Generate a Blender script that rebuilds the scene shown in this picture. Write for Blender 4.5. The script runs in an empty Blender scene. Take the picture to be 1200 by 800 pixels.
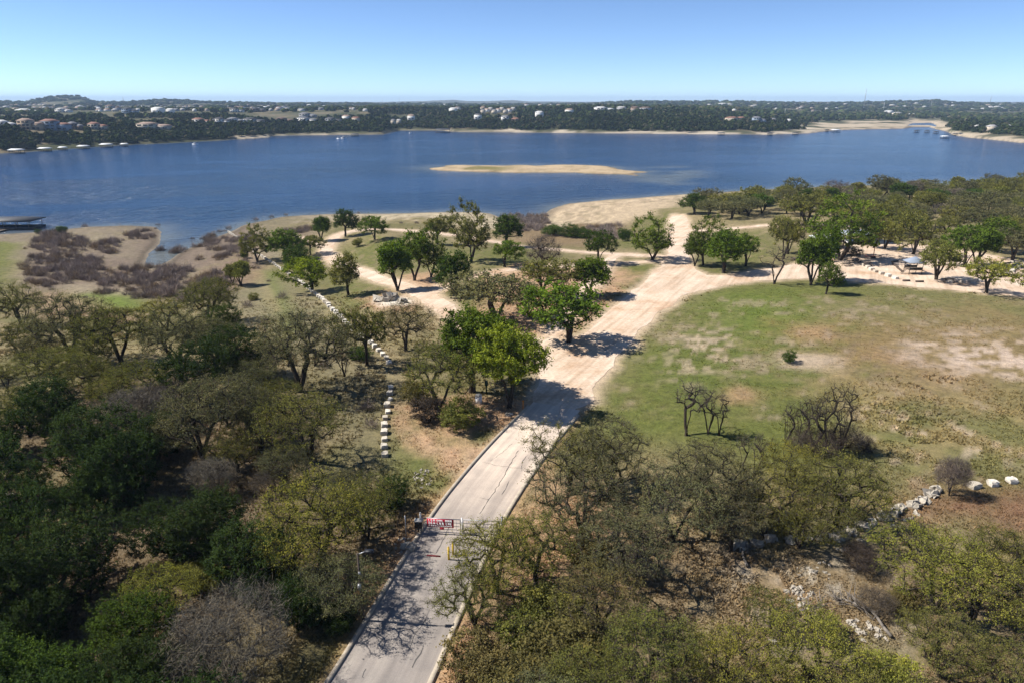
import bpy, math, random
import numpy as np

# ------------------------------------------------------------------ camera, sky, sun, exposure
scene = bpy.context.scene
COLL = scene.collection
R = math.radians
CAM_H = 34.0
PITCH = R(19.4)
cam_data = bpy.data.cameras.new('camera')
cam_data.lens = 24.0
cam_data.sensor_width = 36.0
cam_data.clip_start = 0.5
cam_data.clip_end = 40000.0
cam = bpy.data.objects.new('camera', cam_data)
cam.location = (0, 0, CAM_H)
cam.rotation_euler = (R(90) - PITCH, 0, 0)
COLL.objects.link(cam)
scene.camera = cam

SUN_EL = R(47)
SUN_AZ = R(-84)          # measured from +Y towards +X: the sun stands to the left, a little ahead
world = bpy.data.worlds.new('World')
scene.world = world
world.use_nodes = True
wn = world.node_tree
for n in list(wn.nodes):
    wn.nodes.remove(n)
w_out = wn.nodes.new('ShaderNodeOutputWorld')
w_bg = wn.nodes.new('ShaderNodeBackground')
w_sky = wn.nodes.new('ShaderNodeTexSky')
w_sky.sky_type = 'NISHITA'
w_sky.sun_disc = False
w_sky.sun_elevation = SUN_EL
w_sky.sun_rotation = SUN_AZ
w_sky.altitude = 300
w_sky.air_density = 0.5
w_sky.dust_density = 0.0
w_sky.ozone_density = 5.0
w_bg.inputs[1].default_value = 0.102
wn.links.new(w_sky.outputs[0], w_bg.inputs[0])
wn.links.new(w_bg.outputs[0], w_out.inputs[0])

sun_data = bpy.data.lights.new('sun', 'SUN')
sun_data.energy = 5.0
sun_data.angle = R(0.53)
sun_data.color = (1.0, 0.95, 0.87)
sun = bpy.data.objects.new('sun', sun_data)
sun_dir = (math.sin(SUN_AZ) * math.cos(SUN_EL), math.cos(SUN_AZ) * math.cos(SUN_EL), math.sin(SUN_EL))
from mathutils import Vector, Matrix
sun.rotation_euler = Vector(sun_dir).to_track_quat('Z', 'Y').to_euler()
sun.location = (-200, 60, 250)
COLL.objects.link(sun)

vs = scene.view_settings
vs.view_transform = 'Standard'
vs.look = 'None'
vs.exposure = 0.72
vs.gamma = 1.0
vs.use_curve_mapping = False
scene.cycles.use_denoising = True
scene.cycles.max_bounces = 6
scene.cycles.diffuse_bounces = 2
scene.cycles.glossy_bounces = 3
scene.cycles.transmission_bounces = 3
scene.cycles.volume_bounces = 0
scene.cycles.use_adaptive_sampling = True
scene.cycles.adaptive_threshold = 0.02

# ------------------------------------------------------------------ helpers
CP, SP = math.cos(PITCH), math.sin(PITCH)
WATER_Z = -10.0


def down_tan(py):
    """tangent of the angle below the horizontal of a picture row"""
    v = (py - 400.0) / 800.0
    return (SP + v * CP) / (CP - v * SP)


def water_point(px, py, z=WATER_Z):
    t = down_tan(py)
    Y = (CAM_H - z) / t
    depth = Y * CP + (CAM_H - z) * SP
    return ((px - 600.0) / 800.0 * depth, Y)


def hash2(xi, yi, seed):
    h = (xi.astype(np.int64) * 374761393 + yi.astype(np.int64) * 668265263 + seed * 974634777) & 0xffffffff
    h = ((h ^ (h >> 13)) * 1274126177) & 0xffffffff
    h = h ^ (h >> 16)
    return (h & 0xffff) / 65535.0


def vnoise(x, y, seed=0):
    xi, yi = np.floor(x), np.floor(y)
    fx, fy = x - xi, y - yi
    fx = fx * fx * (3 - 2 * fx)
    fy = fy * fy * (3 - 2 * fy)
    a, b = hash2(xi, yi, seed), hash2(xi + 1, yi, seed)
    c, d = hash2(xi, yi + 1, seed), hash2(xi + 1, yi + 1, seed)
    return (a * (1 - fx) + b * fx) * (1 - fy) + (c * (1 - fx) + d * fx) * fy


def fbm(x, y, scale, octaves=4, seed=0):
    x, y = np.asarray(x, float) / scale, np.asarray(y, float) / scale
    tot, amp, s = 0.0, 0.5, 0.0
    for k in range(octaves):
        tot = tot + amp * vnoise(x, y, seed + k * 17)
        s += amp
        amp *= 0.5
        x, y = x * 2.03 + 11.3, y * 2.03 + 7.7
    return tot / s


def seg_dist(P, pts, closed):
    """distance of points P (N,2) to a polyline"""
    best = np.full(len(P), 1e18)
    n = len(pts)
    for i in range(n if closed else n - 1):
        a, b = pts[i], pts[(i + 1) % n]
        ab = b - a
        L = ab @ ab + 1e-12
        t = np.clip(((P - a) @ ab) / L, 0, 1)
        d = P - a - t[:, None] * ab
        np.minimum(best, (d * d).sum(1), out=best)
    return np.sqrt(best)


def poly_sd(P, pts):
    """signed distance, positive inside the closed polygon"""
    pts = np.asarray(pts, float)
    d = seg_dist(P, pts, True)
    ins = np.zeros(len(P), bool)
    n = len(pts)
    x, y = P[:, 0], P[:, 1]
    for i in range(n):
        (x0, y0), (x1, y1) = pts[i], pts[(i + 1) % n]
        if y0 == y1:
            continue
        c = (y0 > y) != (y1 > y)
        ins ^= c & (x < (x1 - x0) * (y - y0) / (y1 - y0) + x0)
    return np.where(ins, d, -d)


def smooth01(t):
    t = np.clip(t, 0, 1)
    return t * t * (3 - 2 * t)


# ------------------------------------------------------------------ terrain
NEAR_SHORE = [(-900, 330), (-420, 300), (-150, 281), (0, 275), (50, 272), (100, 266.5), (150, 264.5), (182, 266), (192, 272), (188, 284),
              (178, 296), (171, 309), (186, 312), (203, 301), (226, 289), (250, 278), (272, 271), (290, 262), (330, 254),
              (380, 251), (450, 250.5), (500, 249), (560, 248), (580, 251), (590, 257), (606, 261), (622, 260), (634, 255), (641, 248), (650, 243), (672, 238), (700, 235),
              (760, 231), (800, 228), (850, 225), (900, 222), (1000, 216), (1100, 212), (1200, 206), (1330, 199), (1600, 190)]
ISLAND = [(488, 197), (515, 195), (560, 193.6), (620, 193), (690, 193.8), (735, 198), (757, 203), (740, 205.6), (660, 203.6), (560, 202.2), (505, 200)]
land_poly = [water_point(*p) for p in NEAR_SHORE]
land_poly = np.array(land_poly + [(2500, 900), (2500, -300), (-2500, -300), (-2500, land_poly[0][1])])
island_poly = np.array([water_point(*p) for p in ISLAND])

FAR_SHORE = [(-500, 205), (-200, 190), (0, 180), (60, 175.5), (130, 170.5), (200, 167.5), (250, 165), (290, 162.5), (312, 161), (318, 159.4), (400, 158.2), (448, 157.6),
             (458, 154.6), (470, 153.2), (520, 153.4), (532, 154.8), (620, 155.6), (700, 156.6), (800, 157.4), (900, 158), (950, 156.4), (966, 154.4), (985, 152.6), (1000, 152),
             (1040, 151.4), (1062, 150.6), (1070, 149), (1090, 149), (1098, 151.5), (1110, 154), (1120, 158.5), (1140, 161.5), (1200, 167.5), (1300, 175), (1600, 186)]
_fs_px = np.array([p[0] for p in FAR_SHORE], float)
_fs_Y = np.array([(CAM_H - WATER_Z) / down_tan(p[1]) for p in FAR_SHORE])


def far_px(X, Y):
    return 600 + 800 * (X / Y) / (CP + 0.03 * SP)


def curve(pairs):
    a = np.array(pairs, float)
    return lambda px: np.interp(px, a[:, 0], a[:, 1])


L1_y = curve([(-300, 160), (0, 153), (120, 151), (200, 150), (300, 148.5), (450, 145), (520, 144), (600, 142), (700, 141), (800, 143), (880, 148), (940, 152), (975, 149.5), (1050, 147), (1120, 149), (1200, 156), (1500, 166)])
L2_Y = curve([(-300, 1400), (300, 1450), (450, 1550), (850, 1550), (960, 1800), (1600, 1800)])
L2_y = curve([(-300, 134), (0, 132), (110, 131), (200, 130), (300, 131), (450, 128), (600, 127.5), (700, 126), (760, 127.5), (850, 130), (930, 136), (1000, 136.5), (1200, 137), (1600, 138)])
L3_y = curve([(-300, 125), (200, 125), (450, 126), (600, 127.5), (700, 127), (800, 126), (930, 127.5), (1000, 129), (1200, 130), (1600, 130)])
L4_y = curve([(-300, 116), (-40, 115), (0, 117.6), (36, 119.6), (50, 116), (72, 112.6), (98, 112.8), (108, 116), (116, 119.8), (150, 120), (190, 117.8), (215, 118), (260, 120), (330, 121.5), (430, 122.8),
              (690, 122.8), (735, 120), (780, 119.4), (860, 119.6), (905, 121), (960, 121.4), (1000, 121), (1045, 119.4), (1090, 118.4), (1115, 121), (1160, 122), (1250, 121.4), (1600, 121)])
L5_y = curve([(-300, 119), (300, 120), (450, 120), (500, 118.8), (532, 117.6), (548, 118.8), (575, 119), (600, 117.8), (620, 119.2), (700, 119.8), (1600, 120)])


def far_height(X, Y):
    Ys = np.maximum(Y, 50.0)
    px = np.clip(far_px(X, Ys), -900, 2100)
    wob = (fbm(X, Y, 60, 3, 5) - 0.5) * 22
    Yf = np.interp(px, _fs_px, _fs_Y) + wob * np.clip((Ys - 300) / 300, 0, 1)
    z1 = lambda Yk, yk: CAM_H - Yk * down_tan(yk)
    knots = [(Yf, np.full_like(px, WATER_Z)),
             (Yf + 16, np.full_like(px, WATER_Z + 2.6)),
             (Yf + 110, z1(Yf + 110, L1_y(px))),
             (np.maximum(L2_Y(px), Yf + 330), z1(np.maximum(L2_Y(px), Yf + 330), L2_y(px))),
             (np.full_like(px, 2500.0), z1(2500.0, L3_y(px))),
             (np.full_like(px, 3700.0), z1(3700.0, L4_y(px))),
             (np.full_like(px, 5200.0), np.full_like(px, 5.0)),
             (np.full_like(px, 9000.0), z1(9000.0, L5_y(px))),
             (np.full_like(px, 15000.0), np.full_like(px, -30.0))]
    z = np.where(Ys < Yf, WATER_Z - np.minimum(3.0, 0.1 * (Yf - Ys)), -30.0)
    for (ya, za), (yb, zb) in zip(knots[:-1], knots[1:]):
        t = (Ys - ya) / np.maximum(yb - ya, 1.0)
        m = (t >= 0) & (t < 1)
        z = np.where(m, za + (zb - za) * (0.5 * t + 0.5 * smooth01(t)), z)
    rise = np.clip((Ys - Yf - 30) / 200, 0, 1)
    amp = np.clip((Ys - 600) / 4000, 0.15, 1)
    z = z + rise * amp * ((fbm(X, Y, 420, 4, 9) - 0.5) * 14 + (fbm(X, Y, 90, 3, 19) - 0.5) * 6)
    return z, Yf


def near_height_raw(X, Y):
    P = np.stack([X, Y], 1)
    d = poly_sd(P, land_poly)
    wob = (fbm(X, Y, 14, 3, 3) - 0.5) * 4.0
    d = d + wob
    rise = np.where(d < 0, 0.10 * np.maximum(d, -30), np.where(d < 50, 0.045 * d, 2.25 + 0.13 * (d - 50)))
    z_sh = WATER_Z + rise
    plateau = -0.032 * np.maximum(0, Y - 85) + (fbm(X, Y, 45, 3, 1) - 0.5) * 1.3 * np.clip((Y - 20) / 60, 0.1, 1)
    k = 1.6
    h = np.clip(0.5 + 0.5 * (z_sh - plateau) / k, 0, 1)
    z = z_sh * (1 - h) + plateau * h - k * h * (1 - h)
    di = poly_sd(P, island_poly) + (fbm(X * .45, Y, 9, 4, 23) - .61) * 24
    zi = WATER_Z + np.clip(0.07 * di, -3, .75) + 0.3 * (fbm(X, Y, 9, 2, 8) - 0.5) * (di > 2)
    return np.maximum(z, zi), d


GX0, GX1, GY0, GY1, GS = -640.0, 640.0, -60.0, 720.0, 3.0
_gx = np.arange(GX0, GX1 + GS, GS)
_gy = np.arange(GY0, GY1 + GS, GS)
_XX, _YY = np.meshgrid(_gx, _gy)
_z, _d = near_height_raw(_XX.ravel(), _YY.ravel())
NEAR_Z = _z.reshape(_XX.shape)
NEAR_D = _d.reshape(_XX.shape)


def bilin(G, X, Y):
    u = np.clip((X - GX0) / GS, 0, G.shape[1] - 1.001)
    v = np.clip((Y - GY0) / GS, 0, G.shape[0] - 1.001)
    i, j = u.astype(int), v.astype(int)
    fu, fv = u - i, v - j
    return (G[j, i] * (1 - fu) + G[j, i + 1] * fu) * (1 - fv) + (G[j + 1, i] * (1 - fu) + G[j + 1, i + 1] * fu) * fv


def height(X, Y):
    X, Y = np.atleast_1d(np.asarray(X, float)), np.atleast_1d(np.asarray(Y, float))
    zn = bilin(NEAR_Z, X, Y)
    far, _ = far_height(X, Y)
    zn = np.where(Y > GY1, WATER_Z - 3.0, zn)
    return np.maximum(zn, np.where(Y > 380, far, -99))


def hz(x, y):
    return float(height([x], [y])[0])


_march = np.concatenate([np.linspace(12, 420, 700), np.geomspace(421, 11000, 900)])


def gp(px, py, up=0.0):
    """the place on the terrain (raised by up) that a point of the photograph shows"""
    v = (py - 400.0) / 800.0
    dy, dz = CP - v * SP, -SP - v * CP
    dx = (px - 600.0) / 800.0
    Y = _march
    X = dx / dy * Y
    Z = CAM_H + dz / dy * Y
    h = np.maximum(height(X, Y), WATER_Z) + up
    below = np.nonzero(Z < h)[0]
    if len(below) == 0:
        i = len(Y) - 1
        return (X[i], Y[i], h[i])
    i = below[0]
    if i == 0:
        return (X[0], Y[0], h[0])
    a = (Z[i - 1] - h[i - 1]) / ((Z[i - 1] - h[i - 1]) - (Z[i] - h[i]))
    y = Y[i - 1] + a * (Y[i] - Y[i - 1])
    x = dx / dy * y
    return (x, y, hz(x, y) if up == 0 else hz(x, y))


def depth_of(x, y, z):
    return y * CP + (CAM_H - z) * SP


def proj(X, Y, Z):
    d = Y * CP + (CAM_H - Z) * SP
    u = Y * SP - (CAM_H - Z) * CP
    return 600 + 800 * X / d, 400 - 800 * u / d


# ------------------------------------------------------------------ mesh and material helpers
def new_mesh(name, verts, faces, mats=(), smooth=False, attrs=None, face_mat=None):
    """verts (N,3); faces: an (M,k) array or a list of such arrays of quads / triangles"""
    verts = np.asarray(verts, np.float32)
    fl = faces if isinstance(faces, list) else [faces]
    fl = [np.asarray(f, np.int32) for f in fl if len(f)]
    me = bpy.data.meshes.new(name)
    me.vertices.add(len(verts))
    me.vertices.foreach_set('co', verts.ravel())
    nl = sum(f.size for f in fl)
    npoly = sum(len(f) for f in fl)
    me.loops.add(nl)
    me.loops.foreach_set('vertex_index', np.concatenate([f.ravel() for f in fl]))
    me.polygons.add(npoly)
    tot = np.concatenate([np.full(len(f), f.shape[1], np.int32) for f in fl])
    start = np.concatenate([[0], np.cumsum(tot)[:-1]]).astype(np.int32)
    me.polygons.foreach_set('loop_start', start)
    if smooth:
        me.polygons.foreach_set('use_smooth', np.ones(npoly, bool))
    if face_mat is not None:
        me.polygons.foreach_set('material_index', np.asarray(face_mat, np.int32))
    for m in mats:
        me.materials.append(m)
    if attrs:
        for k, v in attrs.items():
            v = np.asarray(v, np.float32)
            if v.ndim == 1:
                at = me.attributes.new(k, 'FLOAT', 'POINT')
                at.data.foreach_set('value', v)
            else:
                if v.shape[1] == 3:
                    v = np.concatenate([v, np.ones((len(v), 1), np.float32)], 1)
                at = me.attributes.new(k, 'FLOAT_COLOR', 'POINT')
                at.data.foreach_set('color', v.ravel())
    me.update(calc_edges=True)
    return me


def add(name, me, parent=None, loc=None, rot=None, scale=None):
    o = bpy.data.objects.new(name, me)
    COLL.objects.link(o)
    if parent is not None:
        o.parent = parent
    if loc is not None:
        o.location = loc
    if rot is not None:
        o.rotation_euler = rot
    if scale is not None:
        o.scale = scale
    return o


def tag(o, label=None, cat=None, group=None, kind=None):
    if label:
        o['label'] = label
    if cat:
        o['category'] = cat
    if group:
        o['group'] = group
    if kind:
        o['kind'] = kind
    return o


def thing(name, loc, label, cat, group=None, rz=0.0, rot=None):
    o = bpy.data.objects.new(name, None)
    o.empty_display_size = 0.3
    COLL.objects.link(o)
    o.location = loc
    o.rotation_euler = rot if rot else (0, 0, rz)
    return tag(o, label, cat, group)


class MB:
    """collects boxes, tubes and prisms into one mesh"""
    def __init__(self):
        self.v, self.q, self.t = [], [], []
        self.n = 0

    def raw(self, verts, quads=(), tris=()):
        self.v.append(np.asarray(verts, float))
        if len(quads):
            self.q.append(np.asarray(quads, int) + self.n)
        if len(tris):
            self.t.append(np.asarray(tris, int) + self.n)
        self.n += len(verts)
        return self

    def box(self, c, s, rz=0.0):
        x, y, z = s[0] / 2, s[1] / 2, s[2] / 2
        p = np.array([(-x, -y, -z), (x, -y, -z), (x, y, -z), (-x, y, -z), (-x, -y, z), (x, -y, z), (x, y, z), (-x, y, z)])
        if rz:
            ca, sa = math.cos(rz), math.sin(rz)
            p = np.stack([p[:, 0] * ca - p[:, 1] * sa, p[:, 0] * sa + p[:, 1] * ca, p[:, 2]], 1)
        return self.raw(p + np.array(c), [(0, 3, 2, 1), (4, 5, 6, 7), (0, 1, 5, 4), (1, 2, 6, 5), (2, 3, 7, 6), (3, 0, 4, 7)])

    def tube(self, a, b, r0, r1=None, n=6, cap=True):
        r1 = r0 if r1 is None else r1
        a, b = np.array(a, float), np.array(b, float)
        d = b - a
        d = d / (np.linalg.norm(d) + 1e-9)
        u = np.cross(d, (0, 0, 1.0)) if abs(d[2]) < 0.95 else np.cross(d, (1.0, 0, 0))
        u /= np.linalg.norm(u)
        w = np.cross(d, u)
        ang = np.arange(n) * 2 * math.pi / n
        ring = np.cos(ang)[:, None] * u + np.sin(ang)[:, None] * w
        p = np.concatenate([a + ring * r0, b + ring * r1, [a], [b]])
        i = np.arange(n)
        j = (i + 1) % n
        tr = []
        if cap:
            tr = np.concatenate([np.stack([j, i, np.full(n, 2 * n)], 1), np.stack([i + n, j + n, np.full(n, 2 * n + 1)], 1)])
        return self.raw(p, np.stack([i, j, j + n, i + n], 1), tr)

    def hip(self, c, s, h, ridge=0.5, over=0.5):
        """hipped roof over a box of size s centred at c (its eaves level)"""
        x, y = s[0] / 2 + over, s[1] / 2 + over
        r = ridge * x
        p = np.array([(-x, -y, 0), (x, -y, 0), (x, y, 0), (-x, y, 0), (-r, 0, h), (r, 0, h), (-x, -y, -.25), (x, -y, -.25), (x, y, -.25), (-x, y, -.25)]) + np.array(c)
        return self.raw(p, [(0, 1, 5, 4), (2, 3, 4, 5), (6, 7, 1, 0), (7, 8, 2, 1), (8, 9, 3, 2), (9, 6, 0, 3), (9, 8, 7, 6)], [(1, 2, 5), (3, 0, 4)])

    def build(self, name, mat, smooth=False):
        f = []
        if self.q:
            f.append(np.concatenate(self.q))
        if self.t:
            f.append(np.concatenate(self.t))
        return new_mesh(name, np.concatenate(self.v), f, [mat] if mat else [], smooth)


class NT:
    """small wrapper for node trees"""
    def __init__(self, name):
        self.m = bpy.data.materials.new(name)
        self.m.use_nodes = True
        self.t = self.m.node_tree
        self.t.nodes.clear()
        self.out = self.t.nodes.new('ShaderNodeOutputMaterial')

    def n(self, typ, **kw):
        nd = self.t.nodes.new(typ)
        for k, v in kw.items():
            setattr(nd, k, v)
        return nd

    def l(self, a, b):
        self.t.links.new(a, b)

    def noise(self, scale, detail=4, rough=0.55, vec=None, dist=0.0):
        nd = self.n('ShaderNodeTexNoise')
        nd.inputs['Scale'].default_value = scale
        nd.inputs['Detail'].default_value = detail
        nd.inputs['Roughness'].default_value = rough
        nd.inputs['Distortion'].default_value = dist
        if vec is not None:
            self.l(vec, nd.inputs['Vector'])
        return nd

    def ramp(self, fac, stops):
        nd = self.n('ShaderNodeValToRGB')
        el = nd.color_ramp.elements
        while len(el) < len(stops):
            el.new(0.5)
        for e, (p, c) in zip(el, stops):
            e.position = p
            e.color = (*c, 1) if len(c) == 3 else c
        self.l(fac, nd.inputs[0])
        return nd

    def mix(self, fac, a, b, blend='MIX'):
        nd = self.n('ShaderNodeMix', data_type='RGBA', blend_type=blend)
        for sock, val in ((nd.inputs[0], fac), (nd.inputs[6], a), (nd.inputs[7], b)):
            if isinstance(val, (int, float)):
                sock.default_value = val
            elif isinstance(val, tuple):
                sock.default_value = (*val, 1) if len(val) == 3 else val
            else:
                self.l(val, sock)
        return nd.outputs[2]

    def bump(self, h, strength, dist):
        nd = self.n('ShaderNodeBump')
        nd.inputs['Strength'].default_value = strength
        nd.inputs['Distance'].default_value = dist
        self.l(h, nd.inputs['Height'])
        return nd.outputs[0]

    def bsdf(self, color, rough=0.9, normal=None, spec=0.2, metal=0.0):
        b = self.n('ShaderNodeBsdfPrincipled')
        if isinstance(color, tuple):
            b.inputs['Base Color'].default_value = (*color, 1)
        else:
            self.l(color, b.inputs['Base Color'])
        if isinstance(rough, (int, float)):
            b.inputs['Roughness'].default_value = rough
        else:
            self.l(rough, b.inputs['Roughness'])
        b.inputs['Specular IOR Level'].default_value = spec
        b.inputs['Metallic'].default_value = metal
        if normal is not None:
            self.l(normal, b.inputs['Normal'])
        self.l(b.outputs[0], self.out.inputs[0])
        return b


def simple_mat(name, col, rough=0.8, var=0.25, scale=3.0, spec=0.2, metal=0.0, objcol=False, bump=0.0):
    t = NT(name)
    co = t.n('ShaderNodeTexCoord')
    no = t.noise(scale, 5, 0.6, co.outputs['Object'])
    r = t.ramp(no.outputs[0], [(0.25, (1 - var,) * 3), (0.75, (1 + var * 0.6,) * 3)])
    if objcol:
        oi = t.n('ShaderNodeObjectInfo')
        c = t.mix(1.0, oi.outputs['Color'], r.outputs[0], 'MULTIPLY')
    else:
        c = t.mix(1.0, col, r.outputs[0], 'MULTIPLY')
    nb = t.bump(no.outputs[0], bump, 0.05) if bump else None
    t.bsdf(c, rough, nb, spec, metal)
    return t.m

# ------------------------------------------------------------------ surface areas on the land, traced on the ground
def gpoly(pts):
    return np.array([gp(*p)[:2] for p in pts])


def gline(pts):
    return np.array([gp(*p)[:2] for p in pts])


def densify(pts, step):
    out = []
    for a, b in zip(pts[:-1], pts[1:]):
        n = max(1, int(np.linalg.norm(b - a) / step))
        for k in range(n):
            out.append(a + (b - a) * k / n)
    out.append(pts[-1])
    return np.array(out)


def smooth_line(pts, it=3):
    pts = np.asarray(pts, float)
    for _ in range(it):
        q = [pts[0]]
        for a, b in zip(pts[:-1], pts[1:]):
            q += [a * 0.75 + b * 0.25, a * 0.25 + b * 0.75]
        q.append(pts[-1])
        pts = np.array(q)
    return pts


paved_c = smooth_line(gline([(330, 1010), (396, 880), (445, 800), (485, 722), (543, 612), (583, 556), (612, 520), (638, 492), (652, 476)]), 3)
PAVED_HALF = 2.95
# the road bed: level the land across the pavement
_P = np.stack([_XX.ravel(), _YY.ravel()], 1)
_sel = np.nonzero((np.abs(_P[:, 0]) < 90) & (_P[:, 1] < 130))[0]
_pcd = densify(paved_c, 1.0)
_zc0 = height(_pcd[:, 0], _pcd[:, 1])
_kk = np.ones(9) / 9
_zc0 = np.convolve(np.pad(_zc0, 4, 'edge'), _kk, 'valid')
_dd = np.sqrt(((_P[_sel][:, None, :] - _pcd[None]) ** 2).sum(2))
_ni = _dd.argmin(1)
_w = 1 - smooth01((_dd.min(1) - 6.0) / 7.0)
_flat = NEAR_Z.ravel().copy()
_flat[_sel] = _flat[_sel] * (1 - _w) + _zc0[_ni] * _w
NEAR_Z = _flat.reshape(NEAR_Z.shape)
ROAD_LIFT = .06
main_poly = gpoly([(645, 489), (690, 470), (705, 442), (722, 421), (745, 394), (768, 370), (800, 347), (850, 334), (900, 328), (960, 326), (1010, 331), (1100, 339), (1200, 348), (1300, 356),
                   (1300, 341), (1200, 336), (1130, 331), (1060, 327), (1000, 322), (950, 316), (900, 315), (850, 323), (828, 324), (814, 316), (806, 300), (810, 282), (806, 262), (802, 251),
                   (787, 251), (784, 264), (786, 282), (780, 300), (764, 322), (738, 345), (705, 372), (682, 392), (655, 402), (622, 398), (600, 392), (585, 398), (620, 412), (636, 428), (634, 442), (626, 458), (628, 480)])
play_poly = gpoly([(905, 318), (940, 306), (965, 296), (990, 288), (1040, 285), (1085, 288), (1140, 296), (1200, 306), (1290, 322), (1290, 345), (1200, 340), (1130, 334), (1060, 330), (1000, 325), (950, 320)])
track_lines = [
    ([(783, 301), (740, 299), (700, 297), (650, 293), (610, 289), (570, 281), (520, 274), (470, 270), (430, 269), (400, 273), (388, 282), (382, 296)], 1.7),
    ([(382, 296), (392, 306), (425, 320), (470, 335), (500, 346), (520, 362), (545, 384), (600, 396), (640, 404)], 1.9),
    ([(797, 270), (835, 271), (870, 267), (905, 264), (960, 262), (1010, 268)], 1.6),
    ([(500, 346), (530, 330), (580, 318), (640, 312), (700, 312), (770, 306)], 1.2),
    ([(640, 404), (660, 375), (690, 340), (705, 318), (720, 300)], 1.3),
    ([(380, 292), (372, 286), (350, 278)], 0.9),
]
tracks = [(smooth_line(gline(l), 2), w) for l, w in track_lines]
bare_polys = [gpoly(p) for p in (
    [(575, 318), (620, 308), (690, 312), (745, 322), (735, 345), (700, 372), (650, 398), (590, 390), (545, 378), (560, 345)],
    [(475, 478), (500, 470), (545, 462), (590, 470), (615, 480), (600, 495), (560, 500), (530, 540), (505, 520), (480, 500)],
    [(470, 322), (500, 320), (520, 328), (510, 345), (480, 345)],
    [(430, 350), (450, 344), (490, 352), (485, 362), (445, 362)],
)]


def road_sd(P):
    n = (fbm(P[:, 0], P[:, 1], 5.0, 4, 41) - 0.5) * 2.6 + (fbm(P[:, 0], P[:, 1], 0.9, 2, 43) - 0.5) * 0.7
    d = np.maximum(poly_sd(P, main_poly), poly_sd(P, play_poly))
    for l, w in tracks:
        d = np.maximum(d, w - seg_dist(P, l, False))
    return d + n * 0.8


def paved_sd(P):
    return PAVED_HALF - seg_dist(P, paved_c, False)


def clip_mesh(name, sdf, x0, x1, y0, y1, cell, lift, mat):
    """drape the area where sdf > 0 over the terrain, its outline cut through the grid cells"""
    gx = np.arange(x0, x1 + cell, cell)
    gy = np.arange(y0, y1 + cell, cell)
    XX, YY = np.meshgrid(gx, gy)
    D = sdf(np.stack([XX.ravel(), YY.ravel()], 1)).reshape(XX.shape)
    nx = len(gx)
    ins = D > 0
    c = ins[:-1, :-1].astype(int) + ins[:-1, 1:] + ins[1:, :-1] + ins[1:, 1:]
    jj, ii = np.nonzero(c == 4)
    a = jj * nx + ii
    quads = np.stack([a, a + 1, a + nx + 1, a + nx], 1)
    pts = np.stack([XX.ravel(), YY.ravel()], 1).tolist()
    Df = D.ravel()
    extra, tris = {}, []

    def cut(p, q):
        k = (min(p, q), max(p, q))
        if k not in extra:
            t = Df[p] / (Df[p] - Df[q])
            pts.append([pts[p][0] + (pts[q][0] - pts[p][0]) * t, pts[p][1] + (pts[q][1] - pts[p][1]) * t])
            extra[k] = len(pts) - 1
        return extra[k]
    jj, ii = np.nonzero((c > 0) & (c < 4))
    for j, i in zip(jj.tolist(), ii.tolist()):
        b = j * nx + i
        ring = [b, b + 1, b + nx + 1, b + nx]
        out = []
        for k in range(4):
            p, q = ring[k], ring[(k + 1) % 4]
            if Df[p] > 0:
                out.append(p)
            if (Df[p] > 0) != (Df[q] > 0):
                out.append(cut(p, q))
        for k in range(1, len(out) - 1):
            tris.append((out[0], out[k], out[k + 1]))
    P = np.array(pts)
    used = np.zeros(len(P), bool)
    used[quads.ravel()] = True
    tris = np.array(tris, int).reshape(-1, 3)
    used[tris.ravel()] = True
    remap = np.cumsum(used) - 1
    P = P[used]
    z = height(P[:, 0], P[:, 1]) + lift
    return new_mesh(name, np.column_stack([P, z]), [remap[quads], remap[tris]], [mat], True)


BRUSH = [[(28, 288), (60, 272), (92, 280), (97, 330), (64, 345), (22, 338)], [(95, 305), (170, 302), (168, 332), (112, 345)], [(154, 271), (184, 268), (190, 284), (176, 300), (158, 290)],
         [(190, 304), (240, 277), (270, 270), (298, 262), (290, 295), (230, 316), (195, 322)], [(228, 325), (272, 300), (300, 305), (262, 352), (205, 356)], [(330, 272), (365, 262), (366, 280), (336, 286)],
         [(588, 254), (640, 252), (642, 268), (600, 272)], [(688, 268), (724, 263), (726, 280), (695, 284)], [(118, 285), (140, 280), (140, 296), (120, 298)], [(160, 320), (215, 318), (205, 350), (165, 350)]]

# ------------------------------------------------------------------ ground sheet
NS, NY = 820, 500
s_ = np.linspace(-1.25, 1.25, NS)
y_ = np.geomspace(24, 16030, NY) - 30.0
SS, YG = np.meshgrid(s_, y_)
XG = (SS * (YG + 30)).ravel()
YG = YG.ravel()
ZG = height(XG, YG)
P2 = np.stack([XG, YG], 1)
near = YG < 420
NI = np.nonzero(near)[0]
PN = P2[NI]
DN = bilin(NEAR_D, PN[:, 0], PN[:, 1])
PXN, PYN = proj(PN[:, 0], PN[:, 1], ZG[NI])


def V(*c):
    return np.array(c, float)


n_big = fbm(PN[:, 0], PN[:, 1], 22, 4, 71)
n_mid = fbm(PN[:, 0], PN[:, 1], 6, 4, 72)
n_fin = fbm(PN[:, 0], PN[:, 1], 1.6, 3, 73)
n_var = fbm(PN[:, 0], PN[:, 1], 11, 4, 74)

C_DRY, C_OLIVE, C_GREEN, C_BRIGHT = V(.25, .20, .115), V(.145, .13, .06), V(.105, .125, .034), V(.12, .165, .03)
C_BROWN, C_SOIL, C_PALE, C_BEACH = V(.20, .135, .085), V(.42, .27, .165), V(.52, .41, .31), V(.40, .335, .24)
C_LITTER, C_GREY = V(.145, .108, .068), V(.24, .21, .17)

col = C_OLIVE + (C_DRY - C_OLIVE) * smooth01((n_big * 0.5 + n_mid * 0.5 - 0.36) / 0.3)[:, None]


def paint(mask, c):
    global col
    m = np.clip(mask, 0, 1)[:, None]
    col = col * (1 - m) + c * m


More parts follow.
